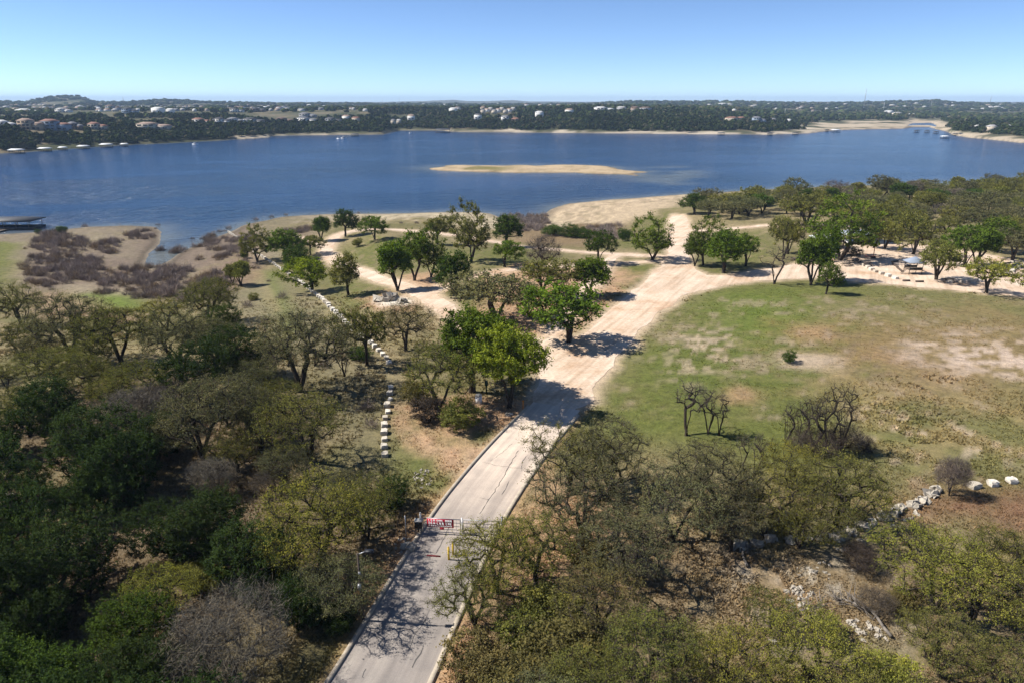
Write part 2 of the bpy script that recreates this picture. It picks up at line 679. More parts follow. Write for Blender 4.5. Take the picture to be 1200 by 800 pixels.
def pmask(pts, feather, rag=3.0, noise=None):
    nn = n_mid if noise is None else noise
    d = poly_sd(PN, gpoly(pts)) + (nn - 0.5) * 2 * rag + (n_fin - 0.5) * rag * 0.6
    return smooth01(d / feather * 0.5 + 0.5)


# leaf litter and brown soil under the woods in front
paint(pmask([(-200, 420), (60, 430), (250, 440), (400, 470), (440, 560), (470, 640), (400, 760), (380, 1000), (-500, 1000)], 8, 6) * smooth01((n_big - .36) / .24), C_LITTER)
paint(pmask([(640, 560), (760, 600), (900, 640), (1090, 585), (1300, 570), (1500, 1000), (500, 1000), (560, 680), (610, 600)], 5, 4) * smooth01((n_mid - .32) / .25) * .8, C_BROWN * V(.95, 1.05, 1.05))
paint(pmask([(640, 560), (760, 600), (900, 640), (1090, 600), (1300, 590), (1500, 1000), (500, 1000), (560, 680), (610, 600)], 5, 4) * smooth01((n_var - .52) / .12) * .8, C_SOIL * V(.8, .88, .9))
paint(pmask([(860, 650), (960, 640), (1060, 720), (1000, 760), (900, 740)], 5, 4) * smooth01((n_fin - .5) / .2), C_GREY * 1.2)
# the mown field
field = pmask([(690, 470), (722, 424), (770, 370), (850, 336), (960, 330), (1100, 342), (1400, 362), (1500, 560), (1180, 560), (1080, 580), (980, 560), (880, 545), (780, 520), (700, 510)], 6, 3)
paint(field, C_GREEN * V(1.08, .98, 1.05))
paint(field * smooth01((n_var * .7 + n_fin * .3 - .44) / .22) * 0.62, C_DRY * V(.80, .82, .78))
paint(field * pmask([(690, 468), (760, 385), (860, 342), (960, 345), (960, 420), (900, 470), (800, 500), (720, 500)], 18, 5) * smooth01((.60 - n_fin) / .25) * .6, C_GREEN * V(.95, 1.02, .9))
paint(pmask([(840, 345), (920, 345), (950, 375), (900, 400), (840, 385)], 10, 5) * .5, C_BRIGHT)
paint(pmask([(940, 385), (1050, 370), (1300, 370), (1350, 470), (1180, 475), (1060, 455), (980, 425)], 12, 10) * (.55 + .5 * n_mid), C_DRY * V(.92, .76, .64))
paint(pmask([(1080, 405), (1140, 398), (1300, 402), (1320, 440), (1180, 445), (1110, 428)], 6, 8) * smooth01((n_fin * .5 + n_mid * .5 - .40) / .15), C_PALE * V(.85, .8, .78))
paint(pmask([(980, 395), (1100, 395), (1150, 440), (1090, 462), (1010, 440)], 8, 6) * smooth01((n_fin - .5) / .15) * .7, V(.17, .13, .09))
paint(pmask([(1040, 415), (1110, 425), (1150, 450), (1090, 458), (1030, 440)], 6, 5) * .6 * n_mid * 1.5, V(.30, .19, .12))
paint(field * smooth01((PXN - 900) / 220) * .36, V(.205, .165, .095))
paint(pmask([(1085, 405), (1140, 398), (1320, 400), (1330, 440), (1180, 444), (1110, 428)], 6, 8) * smooth01((n_fin * .5 + n_mid * .5 - .40) / .14) * .85, V(.47, .37, .30))
paint(pmask([(905, 422), (925, 414), (975, 418), (968, 432), (920, 431)], 3, 2), C_PALE * .8)
paint(pmask([(933, 385), (965, 378), (970, 395), (940, 400)], 3, 2) * .6, C_SOIL * .8)
paint(pmask([(852, 458), (874, 455), (876, 470), (856, 472)], 2, 2) * .7, C_SOIL * .8)
paint(pmask([(980, 440), (1080, 460), (1300, 455), (1400, 540), (1120, 560), (1030, 530)], 8, 6) * smooth01((n_mid - .40) / .2) * .75, C_DRY * V(1.0, .97, .85))
paint(pmask([(1040, 480), (1150, 500), (1200, 540), (1100, 560), (1040, 520)], 5, 5) * smooth01((n_fin - .55) / .12) * .7, C_PALE * .8)
paint(field * smooth01((n_fin * .5 + n_var * .5 - .60) / .06) * .4, C_PALE * .62)
paint(pmask([(780, 415), (800, 395), (830, 385), (840, 415), (815, 440), (785, 450)], 5, 5) * smooth01((n_fin - .52) / .1) * .6, C_PALE * .85)
paint(pmask([(1090, 572), (1200, 566), (1400, 560), (1400, 610), (1180, 620), (1080, 600)], 3, 2) * (.5 + .5 * n_fin), V(.19, .105, .068))
# left: grey-olive slope with a green mown stripe, bright patches, brush ground
paint(pmask([(230, 330), (290, 305), (330, 320), (410, 390), (450, 430), (445, 540), (400, 520), (330, 400), (270, 370)], 5, 3) * .7, V(.17, .15, .095))
paint(pmask([(308, 318), (322, 318), (350, 385), (335, 395)], 3, 1.5) * .8, C_GREEN * 1.15)
paint(pmask([(290, 310), (300, 308), (316, 335), (330, 365), (320, 366), (303, 335)], 1.2, .6) * .6, C_DRY)
paint(pmask([(78, 346), (120, 340), (168, 348), (165, 362), (120, 362), (80, 358)], 4, 3) * .9, C_BRIGHT)
paint(pmask([(-60, 283), (30, 279), (34, 295), (10, 335), (-90, 345)], 5, 3), C_GREEN * V(1.25, 1.1, 1.3))
paint(pmask([(30, 345), (70, 340), (150, 365), (160, 378), (40, 372)], 4, 3) * .8, C_SOIL * .6 + C_GREY * .3)
paint(pmask([(30, 276), (190, 268), (192, 285), (172, 310), (200, 330), (150, 345), (60, 340), (20, 330)], 5, 4) * .85, C_BEACH * .72)
paint(pmask([(165, 315), (200, 300), (260, 278), (300, 272), (320, 300), (270, 320), (240, 350), (190, 345)], 5, 4) * .7, C_GREY * .95)
paint(pmask([(210, 330), (250, 300), (300, 290), (290, 330), (250, 345)], 6, 4) * .6, V(.27, .165, .09))
paint(pmask([(485, 500), (520, 490), (560, 505), (570, 520), (540, 555), (510, 590), (470, 545)], 4, 3), C_GREEN * .95)
paint(pmask([(478, 505), (505, 510), (540, 528), (535, 540), (505, 532), (482, 518)], 2, 2) * .9, C_SOIL * .8 + C_PALE * .2)
paint(pmask([(536, 552), (560, 525), (590, 505), (600, 506), (562, 540), (545, 560)], 1.2, 1) * .7, C_PALE * .9)
paint(pmask([(475, 620), (500, 585), (512, 580), (500, 610), (480, 650), (440, 720), (410, 760), (395, 745)], 2.0, 2) * .85, C_SOIL * .75)
paint(pmask([(385, 770), (430, 715), (442, 716), (385, 800), (350, 830)], 1.5, 1), C_GREEN * .9)
paint(pmask([(620, 600), (660, 575), (700, 620), (720, 660), (660, 690), (610, 690)], 4, 3) * .9, C_SOIL * .95)
paint(pmask([(600, 630), (632, 560), (650, 540), (640, 600), (612, 640)], 2, 1.5) * .7, C_SOIL)
paint(pmask([(520, 745), (560, 700), (580, 740), (540, 850), (490, 850)], 2.5, 2) * .8, C_SOIL * .95)
# park lawn between the tracks
for pl in ([(395, 300), (430, 275), (520, 285), (560, 300), (470, 325), (430, 318)], [(380, 325), (440, 330), (470, 350), (400, 372)], [(690, 320), (760, 310), (750, 330), (700, 335)],
           [(700, 285), (740, 265), (795, 240), (783, 280), (760, 295)], [(815, 285), (850, 275), (900, 270), (915, 300), (830, 315)], [(540, 290), (620, 292), (640, 308), (560, 312)],
           [(505, 355), (560, 340), (600, 350), (560, 372)], [(715, 312), (770, 312), (740, 340), (690, 362)], [(830, 322), (880, 318), (905, 300), (850, 300)]):
    paint(pmask(pl, 6, 4) * smooth01((.70 - n_fin) / .25) * .85, C_GREEN * V(1.12, 1.0, 1.1))
for bp in bare_polys:
    d = poly_sd(PN, bp) + (n_mid - .5) * 10 + (n_fin - .5) * 5
    paint(smooth01(d / 6 + .5) * .85, C_SOIL * V(.95, .95, 1.0))
paint(pmask([(442, 352), (455, 348), (482, 351), (478, 357), (450, 358)], 2, 1), V(.66, .60, .52))
# dam of dry brush ground behind the beach
paint(pmask([(575, 255), (640, 256), (720, 262), (735, 272), (690, 290), (600, 285)], 8, 4) * .7, C_BROWN)
# shore: beach sand and pale mud near the water
beach = smooth01((26 - DN + (n_mid - .5) * 24) / 10)
lft = np.clip((PXN - 330) / 100, 0, 1)[:, None]
paint(beach * np.interp(PXN, [150, 230, 330, 380, 800, 850], [.9, .55, .55, .9, .9, .12]), (C_BEACH * lft + V(.195, .158, .118) * (1 - lft)) * (1.0 + .5 * (n_fin - .5))[:, None])
for pl in BRUSH:
    paint(pmask(pl, 5, 3) * .75, V(.165, .125, .10))
paint(pmask([(640, 252), (645, 240), (700, 235), (800, 226), (800, 238), (760, 252), (720, 262), (650, 262)], 6, 5), C_BEACH * V(1.05, .98, .95))
paint(smooth01((2.2 - DN) / 2.0) * np.interp(PXN, [800, 850], [.8, .2]), V(.55, .46, .36))
ring = 1 + .16 * np.sin(DN * 1.1 + (n_mid - .5) * 9) * (DN > 1) * (DN < 30)
col *= (1 + (ring - 1) * smooth01((PXN - 320) / 60) * (PXN < 830))[:, None]
paint(smooth01((14 - np.abs(DN - 16)) / 10) * (PXN < 830) * smooth01((fbm(PN[:, 0], PN[:, 1], 2.2, 3, 99) - .60) / .05) * .6, V(.20, .165, .10))
# dirt of the roads running out into the grass
rd = road_sd(PN)
paint(smooth01((rd + 2.3) / 2.7) * .85, (C_SOIL * .2 + C_PALE * .9) * (.9 + .2 * n_fin)[:, None])
pv = paved_sd(PN)
paint(smooth01((pv + 1.3) / 1.0) * .55, C_SOIL)

colF = np.zeros((len(XG), 3))
Xf, Yf_ = XG, YG
fz, fYf = far_height(Xf, Yf_)
hw = ZG - WATER_Z
fn = fbm(Xf, Yf_, 40, 4, 81)
fn2 = fbm(Xf, Yf_, 240, 4, 82)
cf = V(.055, .06, .03) + (V(.15, .125, .08) - V(.055, .06, .03)) * smooth01((fn - .5) / .2)[:, None]
m = smooth01((fn2 - .54) / .08)[:, None] * .35
cf = cf * (1 - m) + V(.15, .135, .10) * m
pxf = far_px(Xf, np.maximum(Yf_, 50))
rockk = np.interp(pxf, [0, 230, 300, 420, 455, 540, 620, 700, 940, 1300], [.0, .0, .8, .6, .25, .45, .9, 1.0, 1.0, .9])
m = (smooth01((3.0 + (fn - .5) * 6 - hw) / 1.4) * rockk)[:, None]
cf = cf * (1 - m) + V(.42, .36, .29) * (0.6 + .7 * fn)[:, None] * m
m = (smooth01((pxf - 940) / 40) * smooth01((4.2 + (fn - .5) * 8 - hw) / 2))[:, None]
cf = cf * (1 - m) + V(.40, .33, .25) * m
colF[:] = cf
isl = (YG > 420) & (YG < 640) & (bilin(NEAR_Z, XG, YG) > WATER_Z - .3) & (fz < WATER_Z)
ih = (ZG - WATER_Z)
ic = V(.43, .33, .22) + (V(.17, .15, .06) - V(.43, .33, .22)) * (smooth01((ih + (fn - .5) * 2.2 - .85) / .3) * smooth01((14 - XG) / 30))[:, None]
isp = smooth01((fbm(XG * .5, YG, 5, 3, 33) - .52) / .1)[:, None] * .5
ic = ic * (1 - isp) + V(.24, .19, .11) * isp
colF[isl] = ic[isl]
colF[NI] = col
wet = smooth01((0.22 - (ZG - WATER_Z)) / .2)[:, None]
colF = colF * (1 - wet * .55)

t = NT('ground_soil')
at = t.n('ShaderNodeAttribute', attribute_name='Col')
geo = t.n('ShaderNodeNewGeometry')
nA = t.noise(0.9, 8, 0.68, geo.outputs['Position'])
nB = t.noise(6.0, 4, 0.6, geo.outputs['Position'])
rA = t.ramp(nA.outputs[0], [(0.30, (.62, .62, .60)), (0.5, (1, 1, 1)), (0.72, (1.34, 1.30, 1.22))])
rB = t.ramp(nB.outputs[0], [(0.30, (.68, .70, .66)), (0.7, (1.22, 1.2, 1.18))])
c1 = t.mix(1.0, at.outputs['Color'], rA.outputs[0], 'MULTIPLY')
c2 = t.mix(1.0, c1, rB.outputs[0], 'MULTIPLY')
ad = t.n('ShaderNodeMath', operation='ADD')
t.l(nA.outputs[0], ad.inputs[0])
t.l(nB.outputs[0], ad.inputs[1])
t.bsdf(c2, 0.95, t.bump(ad.outputs[0], 0.55, 0.22), 0.08)
M_GROUND = t.m

a = (np.arange(NY - 1)[:, None] * NS + np.arange(NS - 1)[None, :]).ravel()
g_me = new_mesh('ground', np.column_stack([XG, YG, ZG]), np.stack([a, a + 1, a + NS + 1, a + NS], 1), [M_GROUND], True, {'Col': colF})
tag(add('ground', g_me), kind='structure')

# ------------------------------------------------------------------ lake
t = NT('lake_water')
geo = t.n('ShaderNodeNewGeometry')
mp = t.n('ShaderNodeMapping')
mp.vector_type = 'TEXTURE'
mp.inputs['Rotation'].default_value = (0, 0, R(8))
mp.inputs['Scale'].default_value = (2.4, 1.0, 1.0)
t.l(geo.outputs['Position'], mp.inputs['Vector'])
w1 = t.noise(0.22, 4, 0.62, mp.outputs[0], 0.5)
w2 = t.noise(0.75, 3, 0.6, mp.outputs[0], 0.3)
big = t.noise(0.014, 5, 0.6, mp.outputs[0], 0.8)
rb = t.ramp(big.outputs[0], [(0.36, (.25,) * 3), (0.62, (1,) * 3)])
mul = t.n('ShaderNodeMath', operation='MULTIPLY_ADD')
t.l(w2.outputs[0], mul.inputs[0])
mul.inputs[1].default_value = 0.45
t.l(w1.outputs[0], mul.inputs[2])
bp = t.n('ShaderNodeBump')
bp.inputs['Distance'].default_value = 3.4
t.l(mul.outputs[0], bp.inputs['Height'])
st = t.n('ShaderNodeMath', operation='MULTIPLY_ADD')
t.l(rb.outputs[0], st.inputs[0])
st.inputs[1].default_value = 0.80
st.inputs[2].default_value = 0.20
t.l(st.outputs[0], bp.inputs['Strength'])
wc = t.mix(big.outputs[0], (.003, .028, .100), (.006, .033, .086))
sh = t.n('ShaderNodeAttribute', attribute_name='shallow')
wc = t.mix(sh.outputs['Fac'], wc, (.16, .17, .15))
b = t.bsdf(wc, 0.14, bp.outputs[0], 0.22)
b.inputs['IOR'].default_value = 1.33
M_WATER = t.m
wx = np.linspace(-1800, 1800, 361)
wy = np.linspace(120, 1750, 221)
WX, WY = np.meshgrid(wx, wy)
a = (np.arange(220)[:, None] * 361 + np.arange(360)[None, :]).ravel()
wp = np.stack([WX.ravel(), WY.ravel()], 1)
bed = WATER_Z - height(wp[:, 0], wp[:, 1])
shal = np.where(bed > 0, np.exp(-np.clip(bed, 0, 9) / .55), 1) * .8
sp_ = poly_sd(wp, np.array([water_point(*p) for p in [(735, 196), (800, 194), (835, 200), (830, 215), (790, 224), (745, 216), (720, 207)]]))
shal = np.maximum(shal, smooth01(sp_ / 25 + .3) * smooth01((fbm(wp[:, 0] * .4, wp[:, 1], 16, 4, 91) - .5) / .12) * .55)
tag(add('lake', new_mesh('lake', np.column_stack([wp, np.full(len(wp), WATER_Z)]), np.stack([a, a + 1, a + 362, a + 361], 1), [M_WATER], False, {'shallow': shal})), kind='structure')

# ------------------------------------------------------------------ roads
t = NT('caliche_dirt')
geo = t.n('ShaderNodeNewGeometry')
n1 = t.noise(0.16, 6, 0.6, geo.outputs['Position'])
n2 = t.noise(2.2, 6, 0.65, geo.outputs['Position'])
c1 = t.ramp(n1.outputs[0], [(0.30, (.46, .31, .20)), (0.46, (.56, .43, .32)), (0.66, (.63, .515, .405))])
r2 = t.ramp(n2.outputs[0], [(0.3, (.80, .79, .78)), (0.7, (1.12, 1.12, 1.12))])
mp = t.n('ShaderNodeMapping')
mp.vector_type = 'TEXTURE'
mp.inputs['Rotation'].default_value = (0, 0, R(64))
mp.inputs['Scale'].default_value = (22, 0.9, 1)
t.l(geo.outputs['Position'], mp.inputs['Vector'])
n3 = t.noise(1.0, 4, 0.6, mp.outputs[0])
r3 = t.ramp(n3.outputs[0], [(0.32, (.80, .78, .75)), (0.6, (1.05, 1.05, 1.05))])
c = t.mix(1.0, t.mix(1.0, c1.outputs[0], r2.outputs[0], 'MULTIPLY'), r3.outputs[0], 'MULTIPLY')
t.bsdf(c, 0.95, t.bump(n2.outputs[0], 0.4, 0.12), 0.1)
M_DIRT = t.m
mx0, my0 = main_poly.min(0) - 4
dirt_bounds = (-95, 190, 62, 262)
tag(add('dirt_road', clip_mesh('dirt_road', road_sd, *dirt_bounds, 0.9, 0.035, M_DIRT)), kind='structure')

t = NT('road_asphalt')
geo = t.n('ShaderNodeNewGeometry')
uvn = t.n('ShaderNodeAttribute', attribute_name='along')
cb = t.n('ShaderNodeCombineXYZ')
t.l(uvn.outputs['Fac'], cb.inputs[0])
acr = t.n('ShaderNodeAttribute', attribute_name='across')
t.l(acr.outputs['Fac'], cb.inputs[1])
mp = t.n('ShaderNodeMapping')
mp.inputs['Scale'].default_value = (0.03, 0.9, 1)
t.l(cb.outputs[0], mp.inputs['Vector'])
n1 = t.noise(1.0, 5, 0.6, mp.outputs[0], 0.2)
n2 = t.noise(0.5, 6, 0.6, geo.outputs['Position'])
n3 = t.noise(14.0, 3, 0.7, geo.outputs['Position'])
c1 = t.ramp(n1.outputs[0], [(0.30, (.19, .17, .155)), (0.5, (.27, .24, .215)), (0.7, (.34, .305, .265))])
r2 = t.ramp(n2.outputs[0], [(0.3, (.85, .85, .86)), (0.7, (1.12, 1.10, 1.08))])
r3 = t.ramp(n3.outputs[0], [(0.3, (.88,) * 3), (0.7, (1.1,) * 3)])
fade = t.n('ShaderNodeMapRange')
fade.inputs['From Min'].default_value = 24
fade.inputs['From Max'].default_value = 38
t.l(uvn.outputs['Fac'], fade.inputs['Value'])
c = t.mix(1.0, t.mix(1.0, c1.outputs[0], r2.outputs[0], 'MULTIPLY'), r3.outputs[0], 'MULTIPLY')
hw_ = t.mix(fade.outputs[0], c, t.mix(1.0, c, (1.95, 1.82, 1.66), 'MULTIPLY'))
t.bsdf(hw_, 0.85, t.bump(n3.outputs[0], 0.3, 0.02), 0.25)
M_ASPHALT = t.m
M_KERB = simple_mat('kerb_concrete', (.38, .325, .255), 0.9, 0.3, 2.0)
M_CRACK = simple_mat('crack_tar', (.09, .085, .08), 0.7, 0.2)


def ribbon(name, line, offs, lifts, mat, attrs=False):
    """a strip along a ground line; offs across, lifts above the terrain"""
    line = np.asarray(line)
    tg = np.gradient(line, axis=0)
    tg /= np.linalg.norm(tg, axis=1)[:, None]
    nr = np.stack([tg[:, 1], -tg[:, 0]], 1)
    s = np.concatenate([[0], np.cumsum(np.linalg.norm(np.diff(line, axis=0), axis=1))])
    zc = height(line[:, 0], line[:, 1])
    vs_, al, ac = [], [], []
    for o, lf in zip(offs, lifts):
        p = line + nr * o
        vs_.append(np.column_stack([p, zc + lf]))
        al.append(s)
        ac.append(np.full(len(s), o))
    k, n = len(offs), len(line)
    vs_ = np.stack(vs_, 1).reshape(-1, 3)
    a = (np.arange(n - 1)[:, None] * k + np.arange(k - 1)[None, :]).ravel()
    at_ = {'along': np.stack(al, 1).ravel(), 'across': np.stack(ac, 1).ravel()} if attrs else None
    return new_mesh(name, vs_, np.stack([a, a + 1, a + k + 1, a + k], 1), [mat], False, at_)


pc = densify(paved_c, 0.8)
tag(add('paved_road', ribbon('paved_road', pc, [-2.95, -2, -1, 0, 1, 2, 2.95], [ROAD_LIFT, .065, .07, .075, .07, .065, ROAD_LIFT], M_ASPHALT, True)), kind='structure')
pk = pc[:int(len(pc) * 0.93)]
for sg in (-1, 1):
    e = [2.94, 2.94, 3.22, 3.27, 3.34] if sg > 0 else [-3.34, -3.27, -3.22, -2.94, -2.94]
    l = [.0, .18, .18, .12, -.2] if sg > 0 else [-.2, .12, .18, .18, .0]
    tag(add('kerb', ribbon('kerb', pk, e, l, M_KERB)), kind='structure')
# shoulder fill so that the kerb's outer foot meets the ground

# ------------------------------------------------------------------ trees
def leaf_material(name, trans=0.35):
    t = NT(name)
    oi = t.n('ShaderNodeObjectInfo')
    at = t.n('ShaderNodeAttribute', attribute_name='tone')
    rr = t.ramp(at.outputs['Fac'], [(0.0, (.36, .38, .42)), (0.5, (1, 1, 1)), (1.0, (1.65, 1.5, 1.15))])
    c = t.mix(1.0, oi.outputs['Color'], rr.outputs[0], 'MULTIPLY')
    d = t.n('ShaderNodeBsdfDiffuse')
    tr = t.n('ShaderNodeBsdfTranslucent')
    t.l(c, d.inputs[0])
    tc = t.mix(1.0, c, (1.15, 1.2, .7), 'MULTIPLY')
    t.l(tc, tr.inputs[0])
    mx = t.n('ShaderNodeMixShader')
    mx.inputs[0].default_value = trans
    t.l(d.outputs[0], mx.inputs[1])
    t.l(tr.outputs[0], mx.inputs[2])
    t.l(mx.outputs[0], t.out.inputs[0])
    return t.m


M_LEAF = leaf_material('tree_leaf', 0.26)
M_TWIG = leaf_material('dry_twig', 0.0)
M_BARK = simple_mat('tree_bark', (.055, .044, .035), 0.95, 0.5, 4.0, 0.05)
M_BARK_PALE = simple_mat('pale_bark', (.20, .175, .15), 0.95, 0.4, 4.0, 0.05)


def rand_dirs(rng, n):
    v = rng.normal(size=(n, 3))
    return v / np.linalg.norm(v, axis=1)[:, None]


def leaf_quads(rng, pts, size, up=0.35, aspect=0.55):
    """one rhombic leaf spray at each point"""
    n = len(pts)
    nrm = rand_dirs(rng, n)
    nrm[:, 2] = np.abs(nrm[:, 2]) + up
    nrm /= np.linalg.norm(nrm, axis=1)[:, None]
    a = np.cross(nrm, rand_dirs(rng, n))
    a /= np.linalg.norm(a, axis=1)[:, None] + 1e-9
    b = np.cross(nrm, a)
    sz = size * rng.uniform(0.45, 1.6, n)[:, None]
    p = np.stack([pts - a * sz, pts + b * sz * aspect, pts + a * sz, pts - b * sz * aspect], 1).reshape(-1, 3)
    return p, np.arange(4 * n).reshape(n, 4)


def twig_tris(rng, a, b, w):
    """thin three-cornered twigs from a to b"""
    d = b - a
    s = np.cross(d, rand_dirs(rng, len(a)))
    s /= np.linalg.norm(s, axis=1)[:, None] + 1e-9
    p = np.stack([a - s * w, a + s * w, b], 1).reshape(-1, 3)
    return p, np.arange(3 * len(a)).reshape(-1, 3)


def skeleton_tubes(nodes, parent, rad, sides=5):
    nodes, parent = np.array(nodes), np.array(parent)
    e = np.nonzero(parent >= 0)[0]
    a, b = nodes[parent[e]], nodes[e]
    ra, rb = rad[parent[e]], rad[e]
    ra = np.minimum(ra, rb * 1.5)
    d = b - a
    d /= np.linalg.norm(d, axis=1)[:, None] + 1e-9
    ref = np.where(np.abs(d[:, 2:3]) < 0.9, np.array([[0, 0, 1.0]]), np.array([[1.0, 0, 0]]))
    u = np.cross(d, ref)
    u /= np.linalg.norm(u, axis=1)[:, None] + 1e-9
    w = np.cross(d, u)
    ang = np.arange(sides) * 2 * math.pi / sides
    ring = u[:, None, :] * np.cos(ang)[None, :, None] + w[:, None, :] * np.sin(ang)[None, :, None]
    va = a[:, None, :] - d[:, None, :] * (ra * .25)[:, None, None] + ring * ra[:, None, None]
    vb = b[:, None, :] + ring * rb[:, None, None]
    v = np.concatenate([va, vb], 1).reshape(-1, 3)
    i = np.arange(sides)
    j = (i + 1) % sides
    q = np.stack([i, j, j + sides, i + sides], 1)
    q = (q[None] + (np.arange(len(e)) * 2 * sides)[:, None, None]).reshape(-1, 4)
    return v, q


def make_tree(seed, H=7.0, W=9.0, base=0.35, stems=2, clumps=90, cr=0.75, per=170, leaf=0.13, flat=0.6, shell=0.55,
              twig=10, tip=0.022, bare=False, lobes=0.28, shape='round', up=0.35, hang=0.0, jit=.10, lift=.2, wig=.10):
    rng = np.random.default_rng(seed)
    zc, rz_ = H * (base + 1) / 2, H * (1 - base) / 2
    lob = [(rand_dirs(rng, 1)[0], rng.uniform(-1, 1)) for _ in range(9)]

    def env(d):
        s = np.zeros(len(d))
        for c, k in lob:
            s += k * np.exp(4 * (d @ c - 1))
        return 1 + lobes * s
    pts = []
    tries = 0
    dmin = (4.0 * W * W * H * (1 - base) / clumps) ** (1 / 3) * 0.40
    while len(pts) < clumps and tries < clumps * 60:
        tries += 1
        d = rand_dirs(rng, 1)
        if d[0, 2] < -0.55 and shape != 'low':
            continue
        r = (shell + (1 - shell) * rng.uniform() ** 0.5) if rng.uniform() < 0.82 else rng.uniform(0.25, shell)
        p = d[0] * r * env(d)[0]
        k = 1.0
        if shape == 'cone':
            k = 1.05 - 0.62 * max(0, (p[2] + 1) / 2) ** 1.2
        elif shape == 'umbrella':
            k = 0.72 + 0.32 * min(1, (p[2] + 1) / 1.1)
        q = np.array([p[0] * W / 2 * k, p[1] * W / 2 * k, zc + p[2] * rz_])
        if q[2] < 0.35:
            continue
        if pts and np.min(np.linalg.norm(np.array(pts) - q, axis=1)) < dmin * (1 - tries / (clumps * 60)):
            continue
        pts.append(q)
    pts = np.array(pts)
    # stems
    nodes, parent = [np.zeros(3)], [-1]
    a0 = rng.uniform(0, 6.28)
    for s in range(stems):
        ang = a0 + s * 6.28 / stems + rng.uniform(-.5, .5)
        lean = (0.12 if stems == 1 else 0.42) * rng.uniform(.6, 1.2)
        L = H * (base + 0.16) * rng.uniform(.85, 1.2)
        last, pos = 0, np.zeros(3)
        k = 6
        for i in range(k):
            f = (i + 1) / k
            pos = pos + np.array([math.cos(ang) * lean * (0.6 + .7 * f), math.sin(ang) * lean * (0.6 + .7 * f), 1.0]) * L / k + rng.normal(size=3) * L * 0.018
            nodes.append(pos.copy())
            parent.append(last)
            last = len(nodes) - 1
    order = np.argsort(np.linalg.norm(pts - np.array([0, 0, H * base]), axis=1))
    ends = []
    for q in pts[order]:
        N = np.array(nodes)
        dv = q - N
        dist = np.linalg.norm(dv, axis=1)
        rad0 = np.linalg.norm(N[:, :2], axis=1)
        cost = dist + 0.9 * np.maximum(0, N[:, 2] - q[2]) + 0.55 * np.maximum(0, rad0 - np.linalg.norm(q[:2])) + np.where(N[:, 2] < H * base * 0.55, 2.0, 0) + rng.uniform(0, .25, len(N))
        i = int(np.argmin(cost))
        p0 = N[i]
        k = max(2, int(dist[i] / 0.55))
        perp = rng.normal(size=3) * dist[i] * wig
        last = i
        for s in range(1, k + 1):
            f = s / k
            bend = math.sin(f * math.pi)
            pos = p0 + (q - p0) * f + perp * bend + np.array([0, 0, wig * dist[i] * bend]) + rng.normal(size=3) * 0.05
            nodes.append(pos)
            parent.append(last)
            last = len(nodes) - 1
        ends.append(last)
    cnt = np.zeros(len(nodes))
    for e in ends:
        cnt[e] += 1
    par = np.array(parent)
    for i in range(len(nodes) - 1, 0, -1):
        cnt[par[i]] += max(cnt[i], 0.3)
    rad = tip * np.maximum(cnt, 0.6) ** 0.52
    rad[0] *= 1.25
    tv, tq = skeleton_tubes(nodes, parent, rad)
    C = np.array([nodes[e] for e in ends])
    n = len(C)
    # twigs inside each clump
    tw = np.repeat(C, twig, 0)
    dirs = rand_dirs(rng, len(tw))
    dirs[:, 2] = dirs[:, 2] * .7 + .25
    dirs[:, 2] += lift - .2
    te = tw + dirs * cr * rng.uniform(.65, 1.35, len(tw))[:, None] * np.array([1, 1, flat])
    te[:, 2] = np.maximum(te[:, 2], .08)
    wv, wt = twig_tris(rng, tw, te, tip * 0.55)
    trunk = new_mesh('trunk', np.concatenate([tv, wv]), [tq, wt + len(tv)], [M_BARK_PALE if bare == 'pale' else M_BARK], True)
    csz = rng.uniform(.7, 1.3, n)
    ctone = np.clip(rng.normal(.5, .26, n), 0, 1)
    if bare:
        m = per
        st = np.repeat(C, m, 0) + rng.normal(size=(n * m, 3)) * cr * .45
        dr = rand_dirs(rng, n * m)
        dr[:, 2] = np.abs(dr[:, 2]) * .8 + .15
        en = st + dr * leaf * rng.uniform(.5, 1.4, n * m)[:, None]
        v, f = twig_tris(rng, st, en, 0.012 if bare != 'thick' else .02)
        tone = np.repeat(np.repeat(ctone, m) * .6 + rng.uniform(0, .4, n * m), 3)
        crown = new_mesh('crown', v, f, [M_TWIG], False, {'tone': tone})
    else:
        m = per
        tid = rng.integers(0, twig, n * m) + np.repeat(np.arange(n) * twig, m)
        f_ = rng.uniform(.12, 1.08, n * m)[:, None]
        p = tw[tid] * (1 - f_) + te[tid] * f_ + rng.normal(size=(n * m, 3)) * jit
        p[:, 2] = np.maximum(p[:, 2], 0.05)
        v, f = leaf_quads(rng, p, leaf, up)
        tone = np.clip(np.repeat(np.repeat(ctone, m) * .62 + rng.uniform(0, .38, n * m), 4), 0, 1)
        crown = new_mesh('crown', v, f, [M_LEAF], False, {'tone': tone})
    return trunk, crown, H, W


PROTO = {}


def proto(kind, n, **kw):
    PROTO[kind] = [make_tree(hash_seed(kind) + k * 7, **{a: (b[k % len(b)] if isinstance(b, list) else b) for a, b in kw.items()}) for k in range(n)]


def hash_seed(s):
    return sum((i + 1) * ord(c) for i, c in enumerate(s)) * 13


